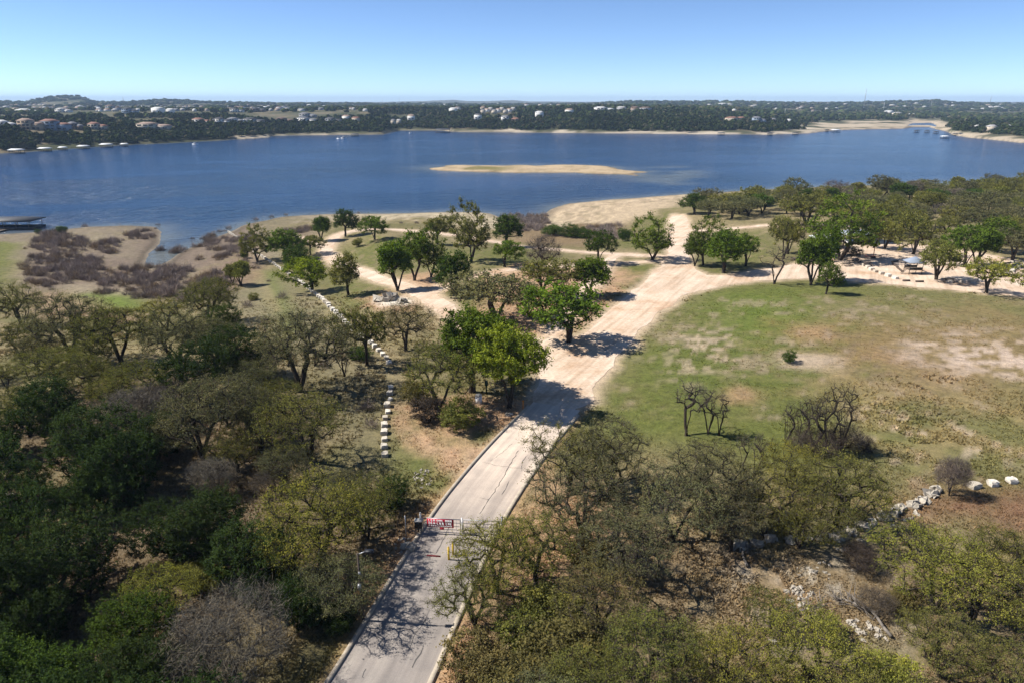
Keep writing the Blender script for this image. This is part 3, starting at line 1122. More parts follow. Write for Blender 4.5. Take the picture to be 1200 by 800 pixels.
# near woods
proto('olive', 6, H=6.6, W=9.5, base=[.26, .34, .28, .38, .30, .24], stems=[3, 2, 3, 2, 2, 4], clumps=[120, 105, 135, 100, 90, 125], cr=1.05, per=185, leaf=.055, flat=.8, shell=.55, shape='umbrella', lobes=.5, tip=.030, twig=18, jit=.09)
proto('oak', 3, H=7.6, W=8.0, base=[.30, .36, .26], stems=[1, 2, 1], clumps=[110, 100, 120], cr=.9, per=210, leaf=.11, flat=.8, shell=.55, lobes=.42, tip=.03, jit=.15)
proto('juniper', 4, H=6.5, W=7.0, base=.04, stems=[2, 3, 1, 2], clumps=[150, 135, 160, 140], cr=.72, per=260, leaf=.066, flat=1.2, shell=.55, shape='low', lobes=.6, up=.5, lift=.75, jit=.07, twig=12)
proto('bare', 3, H=5.8, W=7.5, base=.18, stems=[4, 3, 5], clumps=130, cr=.8, per=110, leaf=.6, bare=True, lobes=.25, tip=.018)
proto('snag', 4, H=6.5, W=4.0, base=.35, stems=[3, 2, 4, 3], wig=.05, clumps=42, cr=.65, per=18, leaf=.6, bare=True, lobes=.6, tip=.03, twig=7)
proto('shrub', 3, H=2.4, W=4.2, base=.05, stems=5, clumps=60, cr=.5, per=70, leaf=.45, bare=True, shape='low', tip=.010)
proto('bush', 3, H=2.6, W=4.0, base=.04, stems=4, clumps=70, cr=.55, per=140, leaf=.065, flat=.9, shape='low', tip=.010, lobes=.5)
# middle distance
proto('oak_mid', 5, H=7.6, W=8.0, base=[.16, .24, .18, .22, .14], stems=[1, 2, 3, 2, 2], clumps=[85, 80, 90, 70, 95], cr=1.0, per=100, leaf=.15, flat=.8, shell=.5, lobes=.62, tip=.036, jit=.16)
proto('olive_mid', 5, H=6.8, W=9.0, base=[.20, .28, .24, .18, .30], stems=[2, 3, 2, 3, 2], clumps=85, cr=1.05, per=85, leaf=.13, flat=.75, shell=.5, shape='umbrella', lobes=.6, tip=.04, jit=.14)
proto('bare_mid', 2, H=7.0, W=7.5, base=.25, stems=[1, 2], clumps=80, cr=.8, per=60, leaf=.6, bare='thick', tip=.032)

TINT = dict(oak=(.092, .135, .020), oakd=(.056, .090, .018), lime=(.17, .21, .025), olive=(.158, .160, .044), olg=(.142, .142, .070), yel=(.232, .226, .046),
            jun=(.034, .054, .017), junb=(.056, .088, .017), brown=(.148, .126, .050), gray=(.135, .115, .098), dgray=(.085, .070, .058), purple=(.275, .222, .190))
LOOK = dict(oak='bright green oak', oakd='dark green oak', lime='lime green oak', olive='olive green oak', olg='grey-green oak', yel='yellow-green mesquite', jun='dark juniper',
            junb='fresh green juniper', brown='brown-leaved oak', gray='bare grey tree', dgray='bare dark tree', purple='bare purplish shrub')
ALL_TREES = []
_rng = random.Random(7)
_pick = {}


def plant(geom, tint, x, y, W, Hm, zone, name=None, lean=0.0):
    k = _pick.get(geom, 0)
    _pick[geom] = k + 1
    tr, cr, h0, w0 = PROTO[geom][k % len(PROTO[geom])]
    z = hz(x, y)
    nm = name or {'juniper': 'juniper_tree', 'bare': 'bare_tree', 'bare_mid': 'bare_tree', 'snag': 'bare_tree', 'shrub': 'bare_shrub', 'bush': 'green_bush'}.get(geom, 'oak_tree')
    o = bpy.data.objects.new(nm, None)
    o.empty_display_size = 0.3
    COLL.objects.link(o)
    o.location = (x, y, z - 0.06)
    o.rotation_euler = (_rng.uniform(-.04, .04), _rng.uniform(-.04, .04) + lean, _rng.uniform(0, 6.28))
    W *= 1.08 if geom.endswith('_mid') else .97
    o.scale = (W / w0, W / w0, Hm / h0)
    v = _rng.uniform(.86, 1.16)
    g = _rng.uniform(.95, 1.06)
    c = TINT[tint]
    t_ = add('trunk', tr, o)
    c_ = add('crown', cr, o)
    c_.color = (c[0] * v, c[1] * v * g, c[2] * v, 1)
    ALL_TREES.append((o, tint, zone, x, y))
    return o


def tree_b(geom, tint, bx, by, w, h, zone, name=None):
    """base point, crown width and height as seen in the photograph -> place, real width, real height"""
    x, y, z = gp(bx, by)
    W = w / 800.0 * depth_of(x, y, z)
    top = CAM_H - y * down_tan(by - h)
    return plant(geom, tint, x, y, W, max(1.0, top - z), zone, name)


RATIO = dict(olive=.80, oak=.88, juniper=.86, bare=.72, shrub=.55, bush=.62, snag=1.5, olive_mid=.75, oak_mid=.9, bare_mid=.9)


def tree_c(geom, tint, cx, cy, w, zone, ratio=None):
    """crown centre and width in the photograph"""
    r = ratio or RATIO[geom]
    x, y, z = gp(cx, cy)
    for _ in range(3):
        W = w / 800.0 * depth_of(x, y, z + 3)
        x, y, z = gp(cx, cy, 0.58 * r * W)
    return plant(geom, tint, x, y, W, r * W, zone)


# woods left of the road, by crown
for row in [
    ('olive', 'olive', 20, 356, 62), ('olive', 'olive', 20, 398, 52), ('olive', 'olg', 75, 385, 92), ('olive', 'olive', 135, 390, 84), ('olive', 'yel', 192, 366, 50), ('olive', 'olive', 240, 350, 66),
    ('juniper', 'junb', 262, 372, 36), ('olive', 'olg', 205, 396, 82), ('juniper', 'jun', 268, 412, 74), ('olive', 'olg', 250, 400, 70), ('olive', 'olg', 345, 412, 108), ('olive', 'olive', 62, 432, 66), ('juniper', 'jun', 66, 474, 84),
    ('olive', 'olive', 165, 446, 72), ('bare', 'gray', 155, 482, 80), ('juniper', 'jun', 216, 436, 78), ('olive', 'olg', 230, 490, 112), ('olive', 'olg', 288, 470, 86), ('olive', 'olive', 358, 500, 100),
    ('juniper', 'jun', 112, 516, 100), ('juniper', 'jun', -4, 506, 66), ('bare', 'gray', 84, 510, 46), ('juniper', 'jun', 140, 548, 96), ('juniper', 'jun', 5, 612, 88), ('juniper', 'jun', 70, 655, 112), ('juniper', 'jun', 18, 690, 96),
    ('juniper', 'jun', 232, 610, 100), ('juniper', 'jun', 196, 622, 74), ('juniper', 'jun', 290, 648, 92), ('olive', 'yel', 372, 612, 126), ('olive', 'olive', 340, 640, 80), ('olive', 'yel', 190, 690, 80), ('bush', 'olive', 232, 672, 54), ('juniper', 'junb', 150, 735, 96),
    ('juniper', 'junb', 50, 782, 120), ('juniper', 'jun', 130, 790, 100), ('bare', 'gray', 268, 752, 132), ('juniper', 'jun', 305, 690, 46), ('olive', 'olive', 428, 600, 84), ('juniper', 'jun', 462, 574, 44), ('olive', 'olg', 400, 676, 96),
    ('juniper', 'jun', 356, 700, 70), ('juniper', 'jun', 196, 780, 70), ('bare', 'dgray', 320, 560, 44), ('olive', 'olg', 180, 520, 62), ('bare', 'gray', 300, 420, 50), ('juniper', 'jun', 30, 560, 50), ('olive', 'olive', 100, 440, 60), ('olive', 'olive', 128, 462, 56),
    ('juniper', 'jun', 90, 585, 60), ('juniper', 'jun', 40, 730, 80), ('olive', 'olive', 4, 440, 40), ('olive', 'olg', 305, 500, 60), ('bush', 'jun', 395, 720, 44), ('juniper', 'jun', -60, 560, 110), ('juniper', 'jun', -70, 690, 130), ('olive', 'olive', -50, 420, 70), ('juniper', 'jun', -50, 800, 150),
    ('olive', 'olg', 40, 412, 50), ('olive', 'olive', 108, 416, 52), ('olive', 'olg', 300, 446, 62), ('olive', 'olive', 330, 462, 56), ('bare', 'gray', 192, 468, 60), ('olive', 'olive', 276, 528, 60),
    ('olive', 'olg', 330, 540, 60), ('bare', 'gray', 250, 556, 60), ('olive', 'olg', 404, 566, 46), ('olive', 'olive', 20, 478, 54), ('juniper', 'jun', 190, 505, 56),
    ('juniper', 'jun', 200, 850, 150), ('olive', 'olive', 320, 850, 90), ('juniper', 'jun', 60, 860, 150),
]:
    tree_c(*row, 'left')
# woods right of the road
for row in [
    ('olive', 'olive', 668, 536, 96), ('olive', 'olg', 720, 540, 100), ('olive', 'olg', 688, 590, 112), ('olive', 'olive', 628, 640, 100), ('olive', 'olive', 556, 700, 84), ('olive', 'olg', 736, 640, 110),
    ('olive', 'olg', 792, 590, 110), ('olive', 'olg', 850, 570, 110), ('olive', 'olive', 900, 590, 96), ('olive', 'yel', 930, 545, 66), ('olive', 'olive', 985, 575, 104), ('olive', 'yel', 1104, 672, 120), ('olive', 'yel', 1150, 690, 120), ('olive', 'olive', 1185, 650, 90),
    ('olive', 'yel', 850, 770, 110), ('olive', 'yel', 955, 775, 118), ('olive', 'olive', 756, 770, 116), ('bush', 'brown', 660, 760, 96), ('bush', 'brown', 566, 770, 84), ('olive', 'brown', 706, 700, 104), ('bush', 'olive', 640, 705, 80),
    ('bush', 'olive', 610, 735, 70), ('bare', 'gray', 740, 655, 50), ('olive', 'olive', 1190, 790, 90), ('bush', 'brown', 690, 640, 60), ('bush', 'yel', 1050, 790, 70), ('olive', 'olive', 700, 800, 100),
    ('olive', 'olive', 940, 610, 80), ('olive', 'olg', 860, 612, 84), ('olive', 'olive', 1110, 760, 90), ('olive', 'olive', 905, 720, 60), ('bush', 'olive', 970, 735, 44), ('bush', 'brown', 1060, 700, 44),
    ('olive', 'olive', 1260, 730, 130), ('olive', 'olive', 1280, 640, 120), ('olive', 'yel', 900, 850, 130), ('olive', 'olive', 1050, 870, 150), ('bush', 'brown', 600, 800, 90), ('olive', 'olg', 640, 850, 120), ('bare', 'dgray', 1030, 705, 40), ('bare', 'dgray', 1008, 650, 44),
]:
    tree_c(*row, 'right')
tree_b('olive', 'yel', 583, 694, 104, 74, 'right')
# bare thicket at the edge of the field
for row in [('snag', 'dgray', 935, 525, 26, 62), ('snag', 'dgray', 952, 530, 30, 72), ('snag', 'dgray', 968, 530, 32, 76), ('snag', 'dgray', 985, 528, 26, 70), ('snag', 'dgray', 920, 520, 22, 52), ('snag', 'gray', 804, 510, 36, 72), ('snag', 'gray', 830, 508, 30, 52), ('snag', 'gray', 842, 510, 22, 44),
            ('snag', 'gray', 883, 560, 20, 56), ('shrub', 'dgray', 940, 528, 40, 26), ('shrub', 'dgray', 965, 534, 46, 28), ('shrub', 'dgray', 988, 530, 40, 30), ('shrub', 'dgray', 1012, 528, 26, 16), ('bare', 'gray', 1112, 580, 36, 44), ('bush', 'oakd', 925, 424, 18, 12), ('snag', 'gray', 870, 545, 16, 40)]:
    tree_b(*row, 'field')
# park trees between the tracks, by base point
for row in [
    ('oak_mid', 'oakd', 405, 277, 25, 31), ('oak_mid', 'oak', 439, 281, 26, 28), ('oak_mid', 'oakd', 377, 283, 26, 30), ('oak_mid', 'olive', 513, 287, 32, 32), ('oak_mid', 'olive', 552, 307, 34, 52), ('oak_mid', 'oakd', 594, 290, 37, 37),
    ('oak_mid', 'oak', 591, 313, 31, 30), ('oak_mid', 'oak', 466, 341, 44, 60), ('oak_mid', 'oak', 486, 329, 42, 54), ('oak_mid', 'oak', 505, 325, 28, 42), ('oak_mid', 'oakd', 534, 344, 42, 48), ('olive_mid', 'olg', 581, 376, 82, 62),
    ('olive_mid', 'olive', 635, 349, 54, 46), ('bare_mid', 'gray', 633, 322, 36, 44), ('oak_mid', 'oakd', 701, 310, 29, 38), ('oak_mid', 'oak', 692, 348, 52, 46), ('oak_mid', 'oak', 666, 401, 84, 65), ('oak_mid', 'oak', 764, 305, 37, 38),
    ('oak', 'oak', 553, 459, 98, 94), ('oak', 'lime', 597, 478, 76, 92), ('olive', 'olive', 514, 482, 88, 76), ('bare_mid', 'brown', 476, 411, 52, 54), ('olive_mid', 'olive', 430, 428, 46, 66), ('snag', 'gray', 404, 441, 24, 38), ('oak_mid', 'olive', 408, 346, 34, 48),
    ('oak_mid', 'lime', 366, 342, 44, 40), ('oak_mid', 'olive', 283, 336, 26, 31), ('oak_mid', 'olive', 273, 334, 18, 24), ('oak_mid', 'olive', 302, 307, 27, 32), ('oak_mid', 'oak', 334, 306, 38, 36), ('bush', 'oakd', 348, 312, 36, 24), ('oak_mid', 'olive', 364, 299, 22, 22),
    ('bush', 'oakd', 648, 276, 28, 11), ('bush', 'oakd', 668, 277, 32, 12), ('bush', 'oakd', 684, 279, 26, 12), ('bush', 'oakd', 730, 283, 17, 15), ('bush', 'olive', 420, 289, 12, 9), ('oak_mid', 'olive', 530, 340, 26, 34), ('olive_mid', 'olive', 620, 372, 36, 32),
    ('bush', 'oakd', 420, 420, 30, 14), ('bush', 'olive', 540, 498, 52, 30), ('bush', 'dgray', 498, 492, 40, 24), ('bush', 'brown', 490, 470, 34, 26), ('bush', 'oakd', 72, 274, 12, 9), ('bush', 'oakd', 45, 274, 8, 5), ('bush', 'olive', 297, 352, 14, 8), ('bush', 'oakd', 286, 303, 10, 9),
]:
    tree_b(*row, 'park')
# trees round the playground and along the road on the right
for row in [
    ('oak_mid', 'oak', 814, 312, 24, 32), ('oak_mid', 'oak', 824, 311, 30, 42), ('oak_mid', 'oak', 848, 320, 48, 50), ('oak_mid', 'oak', 874, 312, 30, 36), ('snag', 'gray', 907, 333, 26, 40), ('olive_mid', 'olive', 918, 304, 26, 42), ('olive_mid', 'olive', 923, 298, 30, 48),
    ('oak_mid', 'oak', 950, 334, 42, 58), ('oak_mid', 'oak', 959, 330, 30, 62), ('oak_mid', 'oak', 984, 305, 56, 56), ('oak_mid', 'oak', 968, 345, 24, 36), ('olive_mid', 'olive', 1097, 328, 48, 46), ('olive_mid', 'yel', 1155, 344, 46, 40), ('olive_mid', 'olive', 1070, 298, 42, 42),
    ('oak_mid', 'oak', 1130, 313, 38, 46), ('oak_mid', 'oak', 1144, 311, 40, 46), ('olive_mid', 'olive', 1024, 291, 28, 34), ('olive_mid', 'olive', 1036, 292, 32, 36), ('olive_mid', 'olg', 1186, 306, 40, 36), ('oak_mid', 'oak', 1168, 296, 40, 38), ('olive_mid', 'olive', 944, 264, 50, 36), ('olive_mid', 'olive', 1056, 276, 36, 30),
    ('olive_mid', 'olive', 1000, 272, 40, 30), ('shrub', 'dgray', 970, 300, 30, 16), ('bush', 'dgray', 1000, 300, 20, 10),
]:
    tree_b(*row, 'play')
# the wood along the shore behind the playground
WOOD = np.array([gp(*p)[:2] for p in [(800, 256), (835, 258), (900, 257), (950, 258), (1010, 264), (1080, 276), (1150, 286), (1300, 300), (1420, 290), (1340, 212), (1200, 219), (1100, 224), (1000, 230), (900, 236), (800, 246)]])
wl = []
rg = np.random.default_rng(5)
lo, hi = WOOD.min(0), WOOD.max(0)
for _ in range(6000):
    p = rg.uniform(lo, hi)
    if len(wl) >= 160:
        break
    if poly_sd(p[None], WOOD)[0] < 0:
        continue
    if any((p[0] - q[0]) ** 2 + (p[1] - q[1]) ** 2 < 6.6 ** 2 for q in wl):
        continue
    ppx, ppy = proj(p[0], p[1], hz(*p))
    if ppx > 1275:
        continue
    wl.append(p)
for i, p in enumerate(wl):
    k = rg.uniform()
    geom, tint = ('olive_mid', 'olg') if k < .42 else ('olive_mid', 'olive') if k < .72 else ('oak_mid', 'olive') if k < .82 else ('oak_mid', 'oakd') if k < .93 else ('bare_mid', 'gray')
    W = rg.uniform(6.5, 10)
    plant(geom, tint, p[0], p[1], W, W * rg.uniform(.62, .85) if rg.uniform() < .85 else W * .95, 'wood')

# ------------------------------------------------------------------ masses nobody could count: brush, grass, far woods
def col_material(name, trans=0.0, rough=0.9):
    t = NT(name)
    at = t.n('ShaderNodeAttribute', attribute_name='Col')
    d = t.n('ShaderNodeBsdfDiffuse')
    t.l(at.outputs['Color'], d.inputs[0])
    if trans:
        tr = t.n('ShaderNodeBsdfTranslucent')
        t.l(at.outputs['Color'], tr.inputs[0])
        mx = t.n('ShaderNodeMixShader')
        mx.inputs[0].default_value = trans
        t.l(d.outputs[0], mx.inputs[1])
        t.l(tr.outputs[0], mx.inputs[2])
        t.l(mx.outputs[0], t.out.inputs[0])
    else:
        t.l(d.outputs[0], t.out.inputs[0])
    return t.m


M_COL = col_material('brush_twig')
M_GRASS = col_material('grass_blade', 0.2)


def scatter_in(polys, dens, seed):
    rg = np.random.default_rng(seed)
    out = []
    for pl in polys:
        w = gpoly(pl)
        lo, hi = w.min(0), w.max(0)
        n = int((hi - lo).prod() * dens)
        p = rg.uniform(lo, hi, (n, 2))
        out.append(p[poly_sd(p, w) + (fbm(p[:, 0], p[:, 1], 10, 3, 13) - .5) * 14 > 0])
    return np.concatenate(out)


bp_ = scatter_in(BRUSH, 0.30, 3)
extra = np.array([gp(x, y)[:2] for x, y in [(100, 266), (140, 263), (185, 264), (205, 292), (225, 280), (250, 272), (268, 268), (300, 258), (318, 255), (335, 252), (350, 290), (285, 300), (420, 250), (450, 262), (470, 262), (488, 262),
                                             (60, 340), (100, 350), (300, 315), (315, 330), (330, 350), (352, 372), (370, 392), (290, 360), (310, 380), (395, 400), (420, 440), (430, 480), (435, 500), (400, 420), (380, 430)]])
bp_ = np.concatenate([bp_, extra])
rg = np.random.default_rng(11)


def make_brush(seed, n=210):
    r = np.random.default_rng(seed)
    d = rand_dirs(r, n)
    d[:, 2] = np.abs(d[:, 2])
    st = d * r.uniform(.15, .55, n)[:, None] * np.array([1, 1, .8])
    en = st + (d * .7 + rand_dirs(r, n) * .5 + np.array([0, 0, .25])) * r.uniform(.25, .6, n)[:, None]
    en[:, 2] = np.abs(en[:, 2])
    v, f = twig_tris(r, st, en, 0.013)
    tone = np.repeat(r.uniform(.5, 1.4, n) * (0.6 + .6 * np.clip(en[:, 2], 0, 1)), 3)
    return v, f, tone


bvars = [make_brush(s) for s in range(4)]
vs_, fs_, cs_ = [], [], []
nv = 0
zb = np.maximum(height(bp_[:, 0], bp_[:, 1]), WATER_Z - .3)
ndn = fbm(bp_[:, 0], bp_[:, 1], 14, 3, 77)
bpx = proj(bp_[:, 0], bp_[:, 1], zb)[0]
for i, p in enumerate(bp_):
    if ndn[i] < (.30 if bpx[i] < 100 or bpx[i] > 560 else .39) and i < len(bp_) - len(extra):
        continue
    v, f, tn = bvars[i % 4]
    s = rg.uniform(1.0, 2.4)
    a = rg.uniform(0, 6.28)
    q = np.stack([(v[:, 0] * math.cos(a) - v[:, 1] * math.sin(a)) * s, (v[:, 0] * math.sin(a) + v[:, 1] * math.cos(a)) * s, v[:, 2] * s * rg.uniform(.9, 1.4)], 1) + np.array([p[0], p[1], zb[i] - .05])
    base = np.array(TINT['purple'] if rg.uniform() < .75 else (.26, .19, .12)) * rg.uniform(.8, 1.25)
    vs_.append(q)
    fs_.append(f + nv)
    nv += len(v)
    cs_.append(base[None] * tn[:, None])
tag(add('brush', new_mesh('brush', np.concatenate(vs_), np.concatenate(fs_), [M_COL], False, {'Col': np.concatenate(cs_)})), 'leafless purplish brush along the near shore of the lake', 'brush', kind='stuff')

# grass tufts over the near land
rg = np.random.default_rng(21)
N = 150000
u, v = rg.uniform(-40, 1240, N), rg.uniform(325, 860, N) ** 1.0
t_ = np.array([down_tan(b) for b in np.linspace(300, 870, 571)])
tn_ = np.interp(v, np.linspace(300, 870, 571), t_)
Yt = (CAM_H - 0.0) / tn_
Xt = (u - 600) / 800 * (Yt * CP + CAM_H * SP)
Pt = np.stack([Xt, Yt], 1)
Yt_ = np.clip(Yt, 26, 400)
iy = np.clip(np.round(np.log((Yt_ + 30) / 24.0) / np.log(16030 / 24.0) * (NY - 1)).astype(int), 0, NY - 1)
ix = np.clip(np.round((Xt / (Yt + 30) + 1.25) / 2.5 * (NS - 1)).astype(int), 0, NS - 1)
ct = colF[iy * NS + ix]
pale = ct.sum(1) > .78
keep = (road_sd(Pt) < -0.6) & (paved_sd(Pt) < -0.75) & (rg.uniform(size=N) > pale * .75) & (vnoise(Xt / 2.2, Yt / 2.2, 5) > .28)
Pt, ct = Pt[keep], ct[keep]
n = len(Pt)
zt = height(Pt[:, 0], Pt[:, 1])
fld = poly_sd(Pt, gpoly([(690, 470), (770, 370), (850, 336), (960, 330), (1100, 342), (1400, 362), (1400, 440), (1000, 440), (900, 500), (780, 520)])) > 0
hh = np.where(fld, .45, 1.0) * rg.uniform(.05, .20, n) * (0.6 + 1.1 * vnoise(Pt[:, 0] / 9, Pt[:, 1] / 9, 6)) * np.clip(Pt[:, 1] / 70, .8, 1.5)
V_, C_ = [], []
for k in range(3):
    a = rg.uniform(0, 6.28, n)
    w = hh * .42
    dx, dy = np.cos(a), np.sin(a)
    l = rg.normal(size=(n, 2)) * (hh * .6)[:, None]
    o = rg.normal(size=(n, 2)) * .10
    x0, y0 = Pt[:, 0] + o[:, 0], Pt[:, 1] + o[:, 1]
    V_.append(np.stack([np.column_stack([x0 - dx * w, y0 - dy * w, zt - .02]), np.column_stack([x0 + dx * w, y0 + dy * w, zt - .02]), np.column_stack([x0 + l[:, 0], y0 + l[:, 1], zt + hh])], 1).reshape(-1, 3))
    cc = ct * rg.uniform(.8, 1.55, (n, 1)) * np.array([1.06, 1.0, .88])
    C_.append(np.repeat(cc, 3, 0))
V_ = np.concatenate(V_)
tag(add('grass', new_mesh('grass', V_, np.arange(len(V_)).reshape(-1, 3), [M_GRASS], False, {'Col': np.concatenate(C_)})), 'short green and dry grass over the near land', 'grass', kind='stuff')

# far woods
import bmesh


def ico(sub, seed, amp):
    bm = bmesh.new()
    bmesh.ops.create_icosphere(bm, subdivisions=sub, radius=1.0)
    v = np.array([x.co[:] for x in bm.verts])
    f = np.array([[x.index for x in fc.verts] for fc in bm.faces])
    bm.free()
    r = np.random.default_rng(seed)
    v = v * (1 + amp * r.uniform(-1, 1, (len(v), 1)))
    v[:, 2] = v[:, 2] * .62 + .5
    return v, f


HOUSE_SPOTS = []      # (x, y, radius) kept free of far trees


def clump(nq, seed, size):
    r = np.random.default_rng(seed)
    d = rand_dirs(r, nq)
    d[:, 2] = np.abs(d[:, 2]) * 1.1 - .25
    c = d * r.uniform(.55, 1.0, (nq, 1))
    a = np.cross(d, rand_dirs(r, nq))
    a /= np.linalg.norm(a, axis=1)[:, None] + 1e-9
    b = np.cross(d + rand_dirs(r, nq) * .5, a)
    b /= np.linalg.norm(b, axis=1)[:, None] + 1e-9
    s = size * r.uniform(.6, 1.4, (nq, 1))
    v = np.stack([c - a * s, c + b * s, c + a * s, c - b * s], 1).reshape(-1, 3)
    v[:, 2] = v[:, 2] * .62 + .5
    f = np.arange(4 * nq).reshape(-1, 4)
    return v, np.concatenate([f[:, [0, 1, 2]], f[:, [0, 2, 3]]])


def far_woods():
    rg = np.random.default_rng(31)
    big = [clump(44, s, .36) for s in range(6)]
    med = [clump(22, s + 40, .5) for s in range(6)]
    sml = [ico(1, s + 9, .34) for s in range(6)]
    vs_, fs_, cs_, nv = [], [], [], 0
    hs = np.array(HOUSE_SPOTS)
    bands = [(0, 130, 30, 5600, big, (4.5, 8)), (130, 420, 85, 5600, med, (5, 9)), (420, 1000, 230, 5200, sml, (7, 12)), (1000, 2900, 1500, 6500, sml, (10, 26))]
    for (t0, t1, area, cap, var, wr) in bands:
        s = rg.uniform(-.86, .86, cap * 3)
        px = 600 + 800 * s / (CP + 0.03 * SP)
        Yf = np.interp(px, _fs_px, _fs_Y)
        Y = Yf + np.sqrt(rg.uniform(size=cap * 3) * ((Yf + t1) ** 2 - (Yf + t0) ** 2) + (Yf + t0) ** 2) - Yf
        X = s * Y
        z = height(X, Y)
        dn = fbm(X, Y, 130, 3, 55)
        hwat = z - WATER_Z
        lim = np.where(px > 945, 5.0, 3.4) + (fbm(X, Y, 40, 3, 56) - .5) * 4
        lim = np.where(px < 270, lim - 2.6, lim - .6)
        town = (px < 430) & (Y > 1050) & (Y < 3000)
        ok = (hwat > lim) & (dn > np.where(town, .52, .28 if t0 < 140 else .34))
        X, Y, z = X[ok][:cap], Y[ok][:cap], z[ok][:cap]
        w = rg.uniform(*wr, len(X))
        if len(hs):
            d2 = ((X[:, None] - hs[None, :, 0]) ** 2 + (Y[:, None] - hs[None, :, 1]) ** 2)
            infront = (np.abs(X[:, None] - hs[None, :, 0] * Y[:, None] / hs[None, :, 1]) < hs[None, :, 2] * .8 + w[:, None] * .3) & (Y[:, None] < hs[None, :, 1]) & (Y[:, None] > hs[None, :, 1] - hs[None, :, 3])
            ok = (d2 > (hs[None, :, 2] + w[:, None] * .4) ** 2).all(1) & ~infront.any(1)
            X, Y, z, w = X[ok], Y[ok], z[ok], w[ok]
        tone = fbm(X, Y, 70, 3, 57)
        for i in range(len(X)):
            v, f = var[i % len(var)]
            a = rg.uniform(0, 6.28)
            h = w[i] * rg.uniform(.75, 1.1) * (1 if wr[1] < 10 else .75 if wr[1] < 20 else .40)
            q = np.stack([(v[:, 0] * math.cos(a) - v[:, 1] * math.sin(a)) * w[i] / 2, (v[:, 0] * math.sin(a) + v[:, 1] * math.cos(a)) * w[i] / 2, v[:, 2] * h / 1.1 - .3], 1) + np.array([X[i], Y[i], z[i]])
            k = rg.uniform()
            c = np.array((.024, .036, .013) if k < .62 else (.044, .058, .018) if k < .88 else (.080, .075, .040))
            c = c * .82 * rg.uniform(.75, 1.3) * (.6 + .9 * tone[i])
            vs_.append(q)
            fs_.append(f + nv)
            cs_.append(np.repeat(c[None], len(v), 0) * rg.uniform(.7, 1.35, (len(v), 1)))
            nv += len(v)
    me = new_mesh('far_woods', np.concatenate(vs_), np.concatenate(fs_), [M_COL], False, {'Col': np.concatenate(cs_)})
    tag(add('far_woods', me), 'dark green woods covering the far shore and hills', 'woods', kind='stuff')


# ------------------------------------------------------------------ houses on the far shore
WALLS = dict(white=(.72, .70, .66), cream=(.52, .45, .36), tan=(.40, .31, .22), grey=(.34, .34, .35), brown=(.20, .14, .10), blue=(.22, .27, .34), stone=(.46, .41, .34))
ROOFS = dict(red=(.22, .115, .085), pink=(.27, .195, .155), dark=(.055, .055, .06), grey=(.15, .15, .16), pale=(.34, .33, .32), brown=(.13, .09, .07), white=(.50, .50, .49))
M_WALL = {k: simple_mat(f'house_wall_{k}', c, .85, .15, .4) for k, c in WALLS.items()}
M_ROOF = {k: simple_mat(f'house_roof_{k}', c, .8, .2, .6) for k, c in ROOFS.items()}
M_PANE = simple_mat('window_pane', (.03, .045, .06), .12, .2, 1.0, .6)
rh = random.Random(17)


def house(px, py, wpx, wall, roof, label, storeys=2, group=None, deep=False, clear=38):
    x, y, z = gp(px, py)
    d = depth_of(x, y, z)
    w = wpx / 800 * d * (1.1 if wpx > 8 else 1.18)
    HOUSE_SPOTS.append((x, y, w * .62, clear))
    dp = min(max(8.0, w * .55), 16)
    h = 3.1 * (storeys + (wpx > 8))
    rz = rh.uniform(-.25, .25)
    if group:
        label = label.replace('house', f'{wall} house with {roof} roof' if wall != roof else f'{wall} house', 1)
    o = thing('house', (x, y, z - .8), label, 'house', group, rz)
    wb, rb = MB(), MB()
    if wpx >= 14:
        mw, sw = w * .56, w * .46
        wb.box((-w * .19, 0, (h + .8) / 2), (mw, dp, h + .8))
        wb.box((w * .27, dp * .12, (h * .62 + .8) / 2), (sw, dp * .8, h * .62 + .8))
        rb.hip((-w * .19, 0, h + .82), (mw, dp), 2.2, .45)
        rb.hip((w * .27, dp * .12, h * .62 + .82), (sw, dp * .8), 1.8, .5)
        rb.box((-w * .32, dp * .15, h + 2.2), (1.1, 1.1, 2.2))
        wins = [(-w * .19 - mw * .32 + k * mw * .32, -dp / 2 - .03, .8 + 1.6 + fl * 3.1, mw * .22, 1.7) for k in range(3) for fl in range(storeys + 1)]
        wins += [(w * .27 + (k - .5) * sw * .42, dp * .12 - dp * .4 - .03, 2.2, sw * .26, 1.5) for k in range(2)]
    else:
        wb.box((0, 0, (h + .8) / 2), (w * .9, dp, h + .8))
        rb.hip((0, 0, h + .82), (w * .9, dp), 2.1, .5)
        wins = [((k - .5) * w * .42, -dp / 2 - .03, 2.3 + fl * 3.1, w * .22, 1.6) for k in range(2) for fl in range(storeys)] if wpx >= 8 else []
    add('wall', wb.build('wall', M_WALL[wall]), o)
    add('roof', rb.build('roof', M_ROOF[roof]), o)
    for (a, b_, c, ww, hh_) in wins:
        m = MB()
        m.box((0, 0, 0), (ww, .12, hh_))
        add('window', m.build('window', M_PANE), o, (a, b_, c))
    return o


